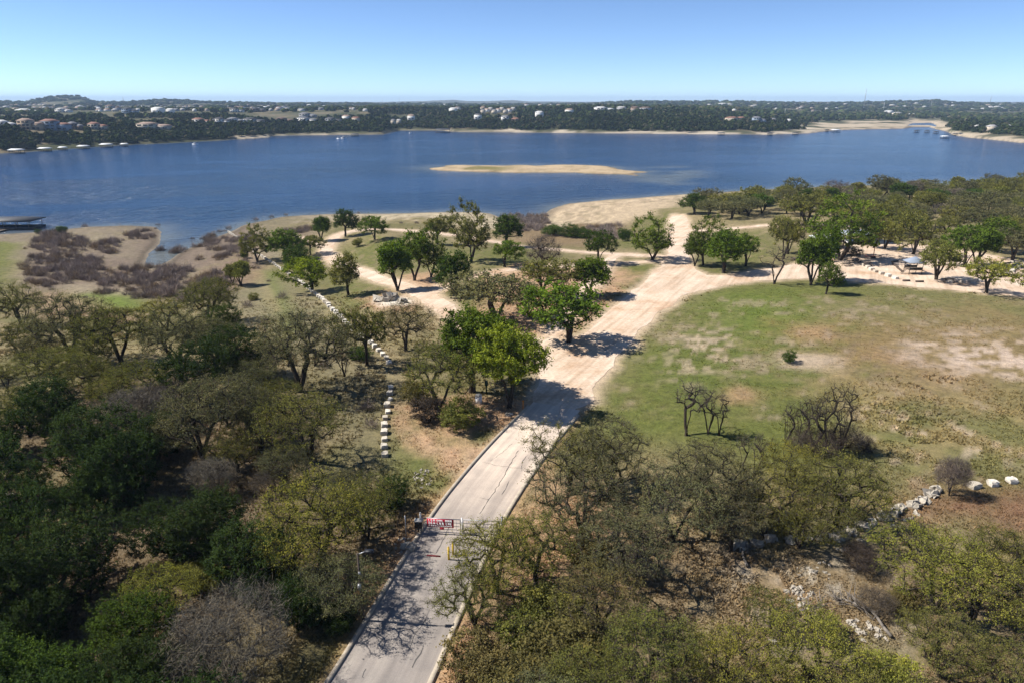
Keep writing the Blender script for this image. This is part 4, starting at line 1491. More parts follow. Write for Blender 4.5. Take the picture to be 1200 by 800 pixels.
HL = [
    (7, 150, 18, 'white', 'white', 'white long-roofed house at the frame edge above the far woods', 1),
    (37, 152, 22, 'tan', 'pink', 'two-storey tan house with pink tile roof above the boat docks', 2), (66, 152.5, 26, 'blue', 'red', 'wide house with red roof and blue glass above the boat docks', 2), (89, 152, 15, 'brown', 'grey', 'brown grey-roofed house beside the wide red-roofed one', 1),
    (115, 152, 17, 'cream', 'red', 'cream house with red roof standing alone above the woods', 1), (181, 151.5, 33, 'stone', 'pink', 'very long stone house with low pinkish roof', 1), (237, 145.5, 19, 'white', 'red', 'white house with red roof at the end of a row of four', 1),
    (261, 145, 17, 'white', 'dark', 'white house with dark roof, second of a row of four', 1), (277, 144.6, 17, 'white', 'grey', 'pale house with grey roof, third of a row of four', 1), (298, 144.8, 22, 'grey', 'dark', 'wide grey house with dark roof closing a row of four', 1),
    (334, 144, 18, 'brown', 'brown', 'brown house half hidden in trees by the bare slope', 1), (360, 143.5, 21, 'white', 'grey', 'white house with grey roof below the pale bare slope', 1), (391, 144, 17, 'grey', 'dark', 'grey house with dark roof near the point', 1), (361, 138, 17, 'grey', 'grey', 'grey house uphill beside the pale bare slope', 1),
    (278, 132, 14, 'white', 'dark', 'white house with dark roof upslope in the trees', 1), (302, 131.5, 16, 'brown', 'dark', 'dark brown house on the wooded slope', 1), (186, 133.5, 13, 'white', 'white', 'tall white house above the long stone house', 2), (200, 133, 9, 'white', 'white', 'small white house beside the tall white one', 1), (153, 134, 15, 'blue', 'dark', 'dark blue glassy house on the hillside', 2),
    (133, 129.5, 14, 'grey', 'brown', 'grey house with brown roof high on the hillside', 2), (34, 133, 24, 'white', 'white', 'long white flat building in front of the round hill', 1), (75, 132, 15, 'white', 'pale', 'pale building on the slope under the round hill', 1),
    (482, 142.5, 9, 'white', 'pink', 'white house with pinkish roof above the central cove', 2), (560, 141.5, 9, 'white', 'dark', 'white house with dark roof in the central woods', 2), (592, 141.5, 8, 'white', 'grey', 'white house with grey roof in the central woods', 2), (531, 131.5, 9, 'white', 'white', 'white flat house on the central wooded slope', 1),
    (461, 146, 5, 'cream', 'grey', 'small cream house by the central cove', 2), (467.5, 146, 5, 'cream', 'pale', 'small pale-roofed house by the central cove', 2), (417, 143.5, 9, 'cream', 'red', 'cream house with bright red roof near the point', 1), (406, 141, 9, 'white', 'pink', 'white house with pink roof near the point', 1), (604, 142, 8, 'brown', 'red', 'brown house with orange-red roof in the central woods', 1),
    (632, 138.5, 9, 'white', 'white', 'white house alone on the central wooded slope', 2), (667, 133, 10, 'white', 'cream' if False else 'pink', 'white house with pinkish roof below the ridge', 1), (708, 130.5, 22, 'white', 'white', 'long white building on the wooded headland', 1), (728, 130, 11, 'grey', 'pale', 'grey house beside the long white building', 1), (744, 130, 9, 'brown', 'brown', 'brown house on the headland crest', 1),
    (756, 130.5, 13, 'grey', 'brown', 'long grey house on the headland crest', 1), (857, 143, 13, 'cream', 'red', 'cream villa with broad red roof on the headland', 1), (868, 143, 9, 'tan', 'red', 'tan wing house with red roof on the headland', 1), (889, 145, 14, 'blue', 'grey', 'blue-grey house at the headland tip', 2),
    (1041, 134.5, 9, 'white', 'white', 'white domed-looking house on the right-hand far slope', 2), (1051, 135.5, 10, 'cream', 'pale', 'cream long house on the right-hand far slope', 1), (1068, 135.5, 7, 'white', 'white', 'bright white house alone on the right-hand far slope', 1), (1180, 150.5, 8, 'white', 'white', 'white steep-roofed house near the right-hand far shore', 1),
    (1161, 154, 9, 'cream', 'pale', 'cream house with pale roof near the right-hand far shore', 1), (1145, 151, 5, 'grey', 'pale', 'small grey house near the right-hand far shore', 1), (924, 143, 5, 'white', 'white', 'small white house behind the headland tip', 1), (906, 142, 6, 'white', 'grey', 'small white house between headland villa and far ridge', 1),
    (850, 123.5, 16, 'white', 'white', 'long white building on the far ridge above the headland', 1), (1152, 128.5, 6, 'white', 'white', 'white house high on the right-hand ridge', 1), (956, 136, 6, 'white', 'pale', 'white house on the plain behind the right-hand cove', 1),
]
for r in HL:
    house(*r)
for i in range(9):
    house(566 + i * 4.4, 133.6 - (i % 3) * 1.2, 5.5, ['cream', 'white', 'stone'][i % 3], ['grey', 'pink', 'pale'][i % 3], 'house in the close cluster on the central slope', 2, 'townhouses in the central cluster', clear=110)
for i, px in enumerate([617, 633, 645, 655, 667, 675, 681, 689, 697, 706, 713, 720]):
    house(px, 124.6, 4.5, ['white', 'cream'][i % 2], ['red', 'pink', 'grey'][i % 3], 'small house in the row along the central ridge', 2, 'houses along the central ridge', clear=90)
for i in range(120):
    px, py = rh.uniform(4, 430), rh.uniform(123.5, 131)
    house(px, py, rh.uniform(3, 6.5), rh.choice(['white', 'white', 'cream', 'grey', 'stone']), rh.choice(['pale', 'grey', 'pink', 'grey', 'brown', 'white']), 'small house in the far town', 1, 'houses of the town on the far slope', clear=130)
for i in range(22):
    px, py = rh.uniform(400, 600), rh.uniform(122.5, 130)
    house(px, py, rh.uniform(3, 5.5), rh.choice(['white', 'cream', 'white']), rh.choice(['pale', 'grey', 'pink']), 'small house in the central far woods', 1, 'houses scattered in the central woods', clear=110)
for i in range(44):
    px, py = rh.uniform(740, 1200), rh.uniform(121, 131)
    house(px, py, rh.uniform(2.6, 5.5), rh.choice(['white', 'cream', 'stone']), rh.choice(['pale', 'grey', 'white', 'pink']), 'small house on the far right-hand hills', 1, 'houses scattered over the right-hand hills', clear=110)
far_woods()

# pale bare slope and rocks belong to the ground; masts on the ridges
M_STEEL = simple_mat('galvanised_steel', (.36, .37, .38), .5, .15, 2, .4, .5)


def mast(px, py, top, label):
    x, y, z = gp(px, py)
    h = CAM_H - y * down_tan(top) - z
    o = thing('radio_mast', (x, y, z - 1), label, 'mast', 'radio masts on the far hills')
    m = MB()
    wd = h * .022 + .5
    for k in range(3):
        a = k * 2.094
        m.tube((math.cos(a) * wd, math.sin(a) * wd, 0), (math.cos(a) * wd * .4, math.sin(a) * wd * .4, h), .35, .2, 4)
    add('frame', m.build('frame', M_STEEL), o)
    m = MB()
    n = 10
    for j in range(n):
        for k in range(3):
            a, b_ = k * 2.094, (k + 1) * 2.094
            f0, f1 = 1 - .6 * j / n, 1 - .6 * (j + 1) / n
            m.tube((math.cos(a) * wd * f0, math.sin(a) * wd * f0, h * j / n), (math.cos(b_) * wd * f1, math.sin(b_) * wd * f1, h * (j + 1) / n), .16, .16, 3)
    add('brace', m.build('brace', M_STEEL), o)


for px, py, tp, lb in [(1012, 127, 103.5, 'tallest lattice radio mast on the right-hand far slope'), (1035, 130, 120, 'short lattice mast near the white domed-looking house'), (919.5, 135, 127, 'low mast on the plain behind the headland'), (1160, 122, 112, 'thin mast on the right-hand ridge line'),
                       (1091, 125, 118, 'short mast on the right-hand ridge top'), (145, 121, 113.5, 'thin mast on the left-hand ridge beside the round hill'), (360, 123, 117, 'small mast on the ridge left of centre'), (468, 122, 114, 'thin mast on the central skyline, tallest there'), (448, 122, 114.5, 'faint mast on the central skyline'), (516, 122, 114.5, 'slim mast before the blue hill')]:
    mast(px, py, tp, lb)

# ------------------------------------------------------------------ docks and boats
M_DARKROOF = simple_mat('dock_roof_dark', (.045, .048, .055), .6, .2, .5, .3)
M_LIGHTROOF = simple_mat('dock_roof_light', (.62, .63, .62), .5, .12, .5, .3)
M_TIMBER = simple_mat('weathered_timber', (.17, .14, .115), .9, .35, 1.5)
M_FLOAT = simple_mat('dock_float', (.06, .055, .05), .85, .3, 1.0)
M_BOAT = simple_mat('boat_gelcoat', (.78, .79, .80), .3, .06, 1.0, .5)
M_BOATDARK = simple_mat('boat_glass', (.05, .06, .08), .2, .1, 1.0, .5)


def dock(px, py, wpx, dark, label, group=None, near=False, rz=0.1):
    x, y = water_point(px, py)
    d = depth_of(x, y, WATER_Z)
    w = wpx / 800 * d
    dp = w * .6 if not near else 9.0
    h = 3.3 if near else max(2.6, min(4.2, w * .3))
    o = thing('boat_dock', (x, y, WATER_Z - .1), label, 'dock', group, rz)
    m = MB()
    m.box((0, -dp * .45, .25), (w, dp * .12, .7)); m.box((0, dp * .45, .25), (w, dp * .12, .7)); m.box((-w * .47, 0, .26), (w * .08, dp * .78, .66)); m.box((w * .47, 0, .26), (w * .08, dp * .78, .66))
    add('float', m.build('float', M_FLOAT), o)
    n = 6 if near else 3
    for k in range(n):
        for sg in (-1, 1):
            p = MB()
            p.tube((0, 0, .5), (0, 0, h), .12 if near else .2, n=5)
            add('post', p.build('post', M_TIMBER), o, (-w * .46 + k * w * .92 / (n - 1), sg * dp * .45, 0))
    r = MB()
    r.hip((0, 0, h), (w, dp), h * .32 if not near else 1.0, .72, .5)
    add('roof', r.build('roof', M_DARKROOF if dark else M_LIGHTROOF), o)
    if near:
        m = MB()
        for k in range(9):
            m.tube((-w * .48 + k * w * .12, -dp * .5, 1.0), (-w * .48 + (k + 1) * w * .12, -dp * .5, 1.0), .05, n=4)
        add('railing', m.build('railing', M_TIMBER), o)
        m = MB()
        m.box((0, 0, .45), (1.6, 9.5, .16)); m.box((-.75, 0, .95), (.06, 9.5, .06)); m.box((.75, 0, .95), (.06, 9.5, .06))
        for k in range(5):
            for sg in (-1, 1):
                m.box((sg * .75, -4.4 + k * 2.2, .72), (.06, .06, .42))
        add('gangway', m.build('gangway', M_TIMBER), o, (w * .12, -dp * .5 - 4.9, 0), (0, 0, -.15))
    return o


dock(6, 267.6, 76, True, 'large dark-roofed floating dock at the near shore', near=True, rz=.06)
for px, py, w, lb in [(20, 176.6, 14, 'pale-roofed boat dock, first from the frame edge along the far shore'), (53, 174.2, 12, 'pale-roofed boat dock, second along the far shore'), (74, 172.8, 8, 'small pale boat dock, third along the far shore'), (98, 171.3, 11, 'tall white boat dock, fourth along the far shore'),
                      (125, 169.6, 12, 'pale boat dock, fifth along the far shore'), (146, 168.6, 7, 'small boat dock, last of the six along the far shore')]:
    dock(px, py + 3.4, w, False, lb, 'boat docks along the far shore')
for px, py, w, dk, lb in [(519, 155.4, 17, True, 'long dark dock in the central cove'), (416, 159.8, 8, True, 'dark dock off the point'), (979, 155.2, 9, False, 'large pale-roofed dock off the headland sandbar'), (1107, 162.4, 8, False, 'white boathouse at the right-hand cove mouth'), (845, 158.4, 7, True, 'dark dock under the headland villa'),
                          (902, 158.8, 5, True, 'small dark dock at the headland rocks'), (932, 158.0, 6, True, 'small dark dock at the headland tip'), (1074, 155.4, 5, True, 'dark moored dock, first in the right-hand cove'), (1086, 155.8, 5, True, 'dark moored dock, second in the right-hand cove'), (1096.5, 156.8, 5, True, 'dark moored dock, third in the right-hand cove'),
                          (1119, 159.0, 4.5, True, 'dark moored dock close to the right-hand spit'), (1126, 159.2, 4, True, 'smallest dark dock by the right-hand spit'), (969, 154.6, 4, True, 'small dark dock beside the large pale one')]:
    dock(px, py, w, dk, lb)


def boat(px, py, wpx, label, rz):
    x, y = water_point(px, py)
    L = wpx / 800 * depth_of(x, y, WATER_Z)
    o = thing('motor_boat', (x, y, WATER_Z), label, 'boat', 'motor boats on the lake', rz)
    s = L / 8.0
    ring = lambda z, k: [(-4 * s, -1.1 * k * s, z), (1.5 * s, -1.2 * k * s, z), (4.1 * s * (.9 if k < 1 else 1), 0, z + .15), (1.5 * s, 1.2 * k * s, z), (-4 * s, 1.1 * k * s, z)]
    m = MB()
    v = ring(-.2, .7) + ring(1.0 * s, 1.0)
    m.raw(v, [(i, (i + 1) % 5, (i + 1) % 5 + 5, i + 5) for i in range(5)], [(5, 6, 7), (5, 7, 9), (7, 8, 9)])
    add('hull', m.build('hull', M_BOAT), o)
    m = MB()
    m.box((-.3 * s, 0, 1.45 * s), (2.6 * s, 1.7 * s, .9 * s))
    add('cabin', m.build('cabin', M_BOATDARK), o)
    m = MB()
    m.box((-.5 * s, 0, 2.5 * s), (3.2 * s, 2.0 * s, .12))
    for sx in (-1.4, .9):
        for sy in (-.8, .8):
            m.tube((sx * s, sy * s, 1.0 * s), (sx * s, sy * s, 2.5 * s), .05, n=4)
    add('canopy', m.build('canopy', M_BOAT), o)


boat(403, 162.6, 7, 'white motor boat near the point, largest of the boats', .3)
boat(229, 169.6, 7, 'white motor boat crossing in front of the far rocky shore', .1)
boat(481, 156.4, 4, 'tiny white boat in the central cove', 1.0)
boat(397, 163.0, 5, 'small white boat just beside the largest boat', -.2)

# ------------------------------------------------------------------ limestone blocks
t = NT('limestone')
co = t.n('ShaderNodeTexCoord')
oi = t.n('ShaderNodeObjectInfo')
n1 = t.noise(1.6, 6, .65, co.outputs['Object'])
n2 = t.noise(9, 4, .6, co.outputs['Object'])
c1 = t.ramp(n1.outputs[0], [(.28, (.40, .35, .28)), (.5, (.66, .61, .53)), (.72, (.76, .72, .65))])
r2 = t.ramp(n2.outputs[0], [(.3, (.8,) * 3), (.7, (1.08,) * 3)])
hs_ = t.mix(oi.outputs['Random'], t.mix(1.0, c1.outputs[0], r2.outputs[0], 'MULTIPLY'), t.mix(1.0, c1.outputs[0], (.66, .62, .56), 'MULTIPLY'))
t.bsdf(hs_, .9, t.bump(n2.outputs[0], .5, .06), .15)
M_STONE = t.m


def block_mesh(seed, l, w, h, rag):
    """a quarried block: cut box with chipped, uneven edges"""
    r = np.random.default_rng(seed)
    bm = bmesh.new()
    bmesh.ops.create_cube(bm, size=1.0)
    for v in bm.verts:
        v.co = (v.co.x * l, v.co.y * w, (v.co.z + .5) * h)
    bmesh.ops.subdivide_edges(bm, edges=bm.edges[:], cuts=2, use_grid_fill=True)
    for v in bm.verts:
        e = sum(abs(abs(a) - b / 2) < 1e-4 for a, b in ((v.co.x, l), (v.co.y, w))) + (v.co.z > h - 1e-4)
        k = rag * (1 + .9 * max(0, e - 1))
        v.co.x += r.uniform(-k, k) - (math.copysign(k * .7, v.co.x) if e > 1 else 0)
        v.co.y += r.uniform(-k, k) - (math.copysign(k * .7, v.co.y) if e > 1 else 0)
        v.co.z += r.uniform(-k, k) * (v.co.z > .01) - (k * .6 if e > 1 and v.co.z > h - .05 else 0)
    me = bpy.data.meshes.new('limestone_block')
    bm.to_mesh(me)
    bm.free()
    me.materials.append(M_STONE)
    return me


BLOCKS = [block_mesh(s, .92 + .12 * (s % 3), .85, .70, .025) for s in range(7)]
ROCKS = [block_mesh(90 + s, 1.0, .75 + .1 * (s % 3), .55, .15) for s in range(7)]
M_ROCK = simple_mat('weathered_limestone', (.43, .385, .32), .95, .4, 2.5, .1)
for m_ in ROCKS:
    m_.materials[0] = M_ROCK
ORD = ['first', 'second', 'third', 'fourth', 'fifth', 'sixth', 'seventh', 'eighth', 'ninth', 'tenth', 'eleventh', 'twelfth', 'thirteenth', 'fourteenth', 'fifteenth', 'sixteenth', 'seventeenth', 'eighteenth', 'nineteenth', 'twentieth']


def ordinal(i):
    if i < 20:
        return ORD[i]
    n = i + 1
    return f"{n}{'th' if 10 <= n % 100 <= 20 else {1: 'st', 2: 'nd', 3: 'rd'}.get(n % 10, 'th')}"


rb_ = random.Random(3)
NBL = 0


def block_row(pts, spacing, size, phrase, group, meshes=None, jit=.12, yaw=.15):
    global NBL
    line = densify(gline(pts), .1)
    s = np.concatenate([[0], np.cumsum(np.linalg.norm(np.diff(line, axis=0), axis=1))])
    n = int(s[-1] / spacing) + 1
    for i in range(n):
        p = np.array([np.interp(i * spacing, s, line[:, 0]), np.interp(i * spacing, s, line[:, 1])])
        q = np.array([np.interp(i * spacing + .3, s, line[:, 0]), np.interp(i * spacing + .3, s, line[:, 1])])
        a = math.atan2(*(q - p)[::-1]) if i < n - 1 else a
        x, y = p[0] + rb_.uniform(-jit, jit), p[1] + rb_.uniform(-jit, jit)
        k = size * rb_.uniform(.88, 1.12)
        o = add('limestone_block', (meshes or BLOCKS)[NBL % 7], None, (x, y, hz(x, y) - .14), (rb_.uniform(-.03, .03), rb_.uniform(-.03, .03), a + rb_.uniform(-yaw, yaw)), (k, k, k * rb_.uniform(.9, 1.1)))
        tag(o, f'{ordinal(i)} {phrase}', 'stone block', group)
        NBL += 1


block_row([(268, 272), (283, 284), (300, 297), (322, 310), (345, 326), (370, 345), (392, 366), (412, 386), (432, 400), (450, 416), (458, 428)], 2.0, .9, 'limestone block from the lake end of the long slanting row', 'limestone blocks of the long slanting row')
block_row([(459, 455), (456, 470), (452, 490), (450.5, 510), (450, 536)], 1.75, .80, 'limestone block from the top of the short upright row', 'limestone blocks of the short upright row')
block_row([(868, 640), (908, 634), (952, 634), (990, 628), (1012, 618), (1040, 606), (1068, 592), (1092, 580), (1102, 572)], 1.45, 1.1, 'rough limestone block from the trees along the field edge wall', 'limestone blocks of the field edge wall', ROCKS, .22, .3)
block_row([(1142, 571), (1165, 568), (1187, 565), (1210, 562), (1240, 558)], 2.1, .88, 'limestone block from the gap along the wall beside reddish grass', 'limestone blocks beside the reddish grass')
block_row([(1012, 312), (1025, 319), (1040, 324), (1052, 328)], 2.4, 1.1, 'limestone block from the picnic trees along the playground edge', 'limestone blocks of the playground front edge')
block_row([(1112, 332), (1125, 332), (1140, 331), (1152, 330)], 2.5, 1.1, 'limestone block from the tree along the playground road edge', 'limestone blocks of the playground road edge')
block_row([(1168, 325), (1178, 322), (1188, 318), (1194, 314), (1190, 310), (1178, 307)], 2.0, 1.05, 'limestone block round the far end of the playground', 'limestone blocks round the playground end')

ri = 0


def rock(px, py, size, label, group='loose limestone rocks'):
    global ri
    x, y, z = gp(px, py)
    k = size / 800 * depth_of(x, y, z)
    o = add('limestone_rock', ROCKS[ri % 7], None, (x, y, z - .12 * k), (rb_.uniform(-.3, .3), rb_.uniform(-.3, .3), rb_.uniform(0, 6.28)), (k, k * rb_.uniform(.7, 1), k * rb_.uniform(.7, 1.1)))
    tag(o, label, 'rock', group)
    ri += 1


rock(480, 643, 17, 'big white boulder beside the paved road before the gate', None)
rock(995, 598, 10, 'upright pale boulder alone below the reddish grass', None)
rock(596, 486, 8, 'pale boulder under the lime green oak by the road', None)
rock(952, 671, 9, 'pale rock at the top of the rocky wash', None)
rock(906, 752, 10, 'white rock half hidden in the bottom bushes', None)
rock(430, 620, 9, 'pale flat rock under the roadside oak', None)
rock(840, 590, 8, 'pale rock under the trees by the field', None)
rock(12, 582, 12, 'pale flat rock between the junipers at the frame edge', None)
rock(264, 470, 5, 'small pale rock among the grey-green oaks', None)
for pts, n, s0, s1, what in [([(484, 552), (500, 548), (508, 562), (498, 574), (486, 566)], 26, 2, 4.2, 'limestone rubble rock in the patch beside the road grass'), ([(920, 690), (950, 688), (962, 700), (945, 716), (925, 712)], 26, 3.5, 9, 'limestone rock in the upper part of the rocky wash'),
                            ([(985, 722), (1020, 726), (1042, 748), (1018, 760)], 22, 3.5, 8, 'limestone rock in the lower part of the rocky wash'), ([(975, 640), (1040, 618), (1075, 600), (1080, 606), (1030, 630), (985, 646)], 22, 3, 7, 'broken stone fallen at the foot of the field edge wall'),
                            ([(460, 640), (474, 625), (482, 632), (470, 650)], 10, 3, 5.5, 'small rock on the soil beside the gate'), ([(930, 655), (1000, 660), (1010, 700), (940, 690)], 14, 2.5, 5, 'stone scattered on the slope above the wash')]:
    k = 0
    pp = np.array(pts, float)
    lo, hi = pp.min(0), pp.max(0)
    while k < n:
        a, b_ = rb_.uniform(lo[0], hi[0]), rb_.uniform(lo[1], hi[1])
        if poly_sd(np.array([[a, b_]]), pp)[0] > 0:
            rock(a, b_, rb_.uniform(s0, s1), what, what.replace('rock in', 'rocks in').replace('stone fallen', 'stones fallen'))
            k += 1
for i, (a, b_, s) in enumerate([(445, 353, 16), (458, 352, 18), (472, 355, 12)]):
    rock(a, b_, s, f'{ORD[i]} flat white limestone slab on the lawn by the track', 'flat white slabs on the lawn')

# ------------------------------------------------------------------ entrance gate, sign, lamp post
M_GALV = simple_mat('gate_steel', (.42, .42, .43), .45, .15, 3, .4, .6)
M_RED = simple_mat('sign_red', (.42, .012, .035), .55, .08, 3, .3)
M_WHITE = simple_mat('sign_white', (.80, .80, .80), .6, .05, 3, .3)
M_BLACK = simple_mat('black_plastic', (.015, .015, .017), .5, .2, 3, .3)
M_YEL = simple_mat('post_yellow', (.62, .40, .03), .55, .15, 3, .3)
M_POLE = simple_mat('pole_wood', (.085, .065, .05), .9, .3, 4)
M_ORANGE = simple_mat('post_orange', (.60, .22, .04), .6, .15, 3)
M_CONC = simple_mat('pale_concrete', (.55, .52, .47), .85, .15, 2)

gL = np.array(gp(496, 624.5)); gR = np.array(gp(586, 629))
gM = np.array(gp(541, 627))
road_top = .08
gh = 1.45


def gate_leaf(a, b, label, sign):
    a, b = np.array(a), np.array(b)
    a[2] = max(a[2], b[2]) + road_top + .1
    d = b[:2] - a[:2]
    L = float(np.linalg.norm(d))
    rz = math.atan2(d[1], d[0])
    o = thing('swing_gate', a, label, 'gate', 'entrance gate leaves', rz)
    m = MB()
    m.tube((0, 0, .05), (L, 0, .05), .035); m.tube((0, 0, gh - .1), (L, 0, gh - .1), .035); m.tube((0.03, 0, .05), (0.03, 0, gh - .1), .035); m.tube((L - .03, 0, .05), (L - .03, 0, gh - .1), .035)
    add('gate_frame', m.build('gate_frame', M_GALV), o)
    for k in range(3):
        m = MB()
        m.tube((0, 0, 0), (L, 0, 0), .022)
        add('rail', m.build('rail', M_GALV), o, (0, 0, .35 + k * .33))
    n = 9
    for k in range(1, n):
        m = MB()
        m.tube((0, 0, .05), (0, 0, gh - .12), .012, n=5)
        add('bar', m.build('bar', M_GALV), o, (L * k / n, 0, 0))
    if sign:
        return o, L
    return o, L


gl_pos = (gL[0], gL[1], gL[2])
leaf1, L1 = gate_leaf(gL, gM + np.array([-.05, 0, 0]), 'swing gate leaf carrying the red sign across the paved road', True)
leaf2, L2 = gate_leaf(gR, gM + np.array([.12, 0, 0]), 'plain swing gate leaf on the far side from the red sign', False)
for (p, lb) in ((gL, 'grey steel gate post at the keypad side of the paved road'), (gR, 'grey steel gate post at the tree side of the paved road')):
    m = MB()
    m.tube((0, 0, -.4), (0, 0, 1.9), .085, n=10); m.tube((0, 0, 1.9), (0, 0, 1.98), .10, .03, n=10)
    d = (p - gM)[:2]
    d = d / np.linalg.norm(d) * .16
    tag(add('gate_post', m.build('gate_post', M_GALV), None, (p[0] + d[0], p[1] + d[1], p[2] + .05)), lb, 'gate post')
m = MB()
m.tube((0, 0, -.1), (0, 0, 1.55), .05, n=8)
tag(add('gate_stop_post', m.build('gate_stop_post', M_WHITE), None, (gM[0] + .04, gM[1] + .12, gM[2] + road_top)), 'white stop post where the two gate leaves meet', 'post')
# red sign hung on the gate; the lettering cannot be read in the photograph: three blocks of white characters
a = np.array(gL); a[2] = max(gL[2], gM[2]) + road_top + .1
d = (gM - gL)[:2]; rz = math.atan2(d[1], d[0])
so = thing('red_sign', (a[0], a[1], a[2]), 'red banner sign with white lettering hung on the entrance gate', 'sign', None, rz)
SW, SH = L1 * .70, .78
sx0 = L1 * .12
m = MB(); m.box((0, 0, 0), (SW, .03, SH))
brd = add('board', m.build('board', M_RED), so, (sx0 + SW / 2, -.06, gh - .1 - SH / 2))
rs = random.Random(4)


def glyph_block(x0, x1, z0, z1, cols):
    m = MB()
    cw = (x1 - x0) / cols
    for c in range(cols):
        xa = x0 + c * cw
        w = cw * .30
        pat = rs.randrange(4)
        m.box((xa + w * .7, 0, (z0 + z1) / 2), (w, .012, z1 - z0))
        if pat != 1:
            m.box((xa + cw * .5, 0, z1 - w * .5), (cw * .45, .0124, w))
        if pat in (0, 2):
            m.box((xa + cw * .5, 0, (z0 + z1) / 2), (cw * .45, .0128, w))
        if pat in (1, 2, 3):
            m.box((xa + cw * .5, 0, z0 + w * .5), (cw * .45, .0132, w))
        if pat in (0, 3):
            m.box((xa + cw * .76, 0, (z0 + z1) / 2), (w, .0136, z1 - z0))
    return m.build('lettering', M_WHITE)


for (u0, u1, v0, v1, n) in ((.05, .32, .62, .92, 3), (.36, .64, .62, .92, 3), (.68, .94, .62, .92, 3), (.05, .32, .30, .56, 3), (.36, .66, .30, .56, 3), (.70, .94, .30, .56, 3), (.06, .94, .10, .22, 12)):
    add('lettering', glyph_block((u0 - .5) * SW, (u1 - .5) * SW, (v0 - .5) * SH, (v1 - .5) * SH, n), brd, (0, -.022, 0))
m = MB(); m.box((0, 0, 0), (.36, .03, .20))
add('small_plate', m.build('small_plate', M_RED), so, (sx0 + SW * .55, -.05, gh - .1 - SH - .14))
# keypad box
p = gp(491, 625)
o = thing('keypad_box', p, 'black control box on a short post beside the gate', 'control box')
m = MB(); m.box((0, 0, .35), (.12, .12, .9)); add('post', m.build('post', M_BLACK), o)
m = MB(); m.box((0, 0, 1.0), (.6, .45, .62)); add('case', m.build('case', M_BLACK), o)
m = MB(); m.box((0, 0, 1.33), (.66, .5, .06)); add('lid', m.build('lid', M_CONC), o)
p = gp(476, 628)
m = MB(); m.tube((0, 0, -.2), (0, 0, 2.0), .05, n=7)
tag(add('sign_post', m.build('sign_post', M_GALV), None, p), 'thin grey post left of the black control box', 'post')
for px, py, lb in ((531, 650, 'taller yellow bollard below the gate in the oak'), (526, 656, 'shorter yellow bollard below the gate in the oak')):
    p = gp(px, py)
    m = MB(); m.tube((0, 0, -.2), (0, 0, 1.15), .08, n=10); m.tube((0, 0, 1.15), (0, 0, 1.21), .08, .03, n=10)
    tag(add('bollard', m.build('bollard', M_YEL), None, (p[0], p[1], p[2] + .06)), lb, 'bollard')
p = gp(508, 652)
m = MB(); m.box((0, 0, .03), (1.1, .12, .08))
tag(add('road_bar', m.build('road_bar', simple_mat('bar_red', (.17, .02, .025), .6, .3)), None, (p[0], p[1], p[2] + .07), (0, 0, -.12)), 'red bar lying on the road in the oak shade', 'bar')
# lamp post
p = gp(426, 727)
o = thing('lamp_post', p, 'dark lamp post beside the paved road in the tree shade', 'lamp post')
m = MB(); m.tube((0, 0, -.3), (0, 0, 5.6), .10, .07, n=10); add('pole', m.build('pole', M_POLE), o)
m = MB(); m.tube((0, 0, 5.5), (.55, 0, 5.75), .035, n=6); add('arm', m.build('arm', M_GALV), o)
m = MB(); m.box((.8, 0, 5.76), (.62, .30, .14)); add('lamp_head', m.build('lamp_head', M_BLACK), o)
m = MB(); m.box((-.02, -.17, 3.0), (.22, .18, .42)); add('meter_box', m.build('meter_box', M_GALV), o)
m = MB(); m.box((.05, -.13, 4.1), (.16, .12, .16)); add('junction_box', m.build('junction_box', M_GALV), o)
# small things by the end of the pavement
p = gp(561, 472)
o = thing('trash_can', p, 'white bin under the bright green oak', 'bin')
m = MB(); m.tube((0, 0, -.05), (0, 0, 1.0), .36, .40, n=12); add('body', m.build('body', M_WHITE), o)
m = MB(); m.tube((0, 0, 1.0), (0, 0, 1.1), .43, .38, n=12); add('lid', m.build('lid', M_CONC), o)
p = gp(570, 460)
o = thing('trail_post', p, 'dark green post between the two oak trunks', 'post')
m = MB(); m.tube((0, 0, -.1), (0, 0, 1.3), .09, n=8); add('pole', m.build('pole', simple_mat('post_green', (.03, .07, .035), .6, .2)), o)
m = MB(); m.tube((0, 0, 1.0), (0, 0, 1.62), .22, .20, n=10); add('bin_body', m.build('bin_body', bpy.data.materials['post_green']), o)
for px, py, lb in ((613, 480, 'orange marker post at the end of the pavement'),):
    p = gp(px, py)
    m = MB(); m.tube((0, 0, -.1), (0, 0, 1.1), .07, n=8); m.box((0, 0, 1.15), (.2, .1, .16))
    tag(add('marker_post', m.build('marker_post', M_ORANGE), None, p), lb, 'post')
# cracks in the pavement, filled with tar
ck = random.Random(9)


def crack(pts, w):
    line = smooth_line(gline(pts), 1)
    line = densify(line, .35)
    line = line + np.array([[ck.uniform(-.07, .07), ck.uniform(-.07, .07)] for _ in line])
    dc = seg_dist(line, paved_c, False)
    zc = np.array([hz(*paved_c[np.argmin(((paved_c - q) ** 2).sum(1))]) for q in line]) + .075 - .015 * (dc / 3.15) + .008
    tg = np.gradient(line, axis=0)
    tg /= np.linalg.norm(tg, axis=1)[:, None] + 1e-9
    nr = np.stack([tg[:, 1], -tg[:, 0]], 1)
    ww = np.array([w * .75 * ck.uniform(.4, 1.3) for _ in line])[:, None]
    v = np.stack([np.column_stack([line - nr * ww, zc]), np.column_stack([line + nr * ww, zc])], 1).reshape(-1, 3)
    a = np.arange(len(line) - 1) * 2
    return new_mesh('road_crack', v, np.stack([a, a + 1, a + 3, a + 2], 1), [M_CRACK])


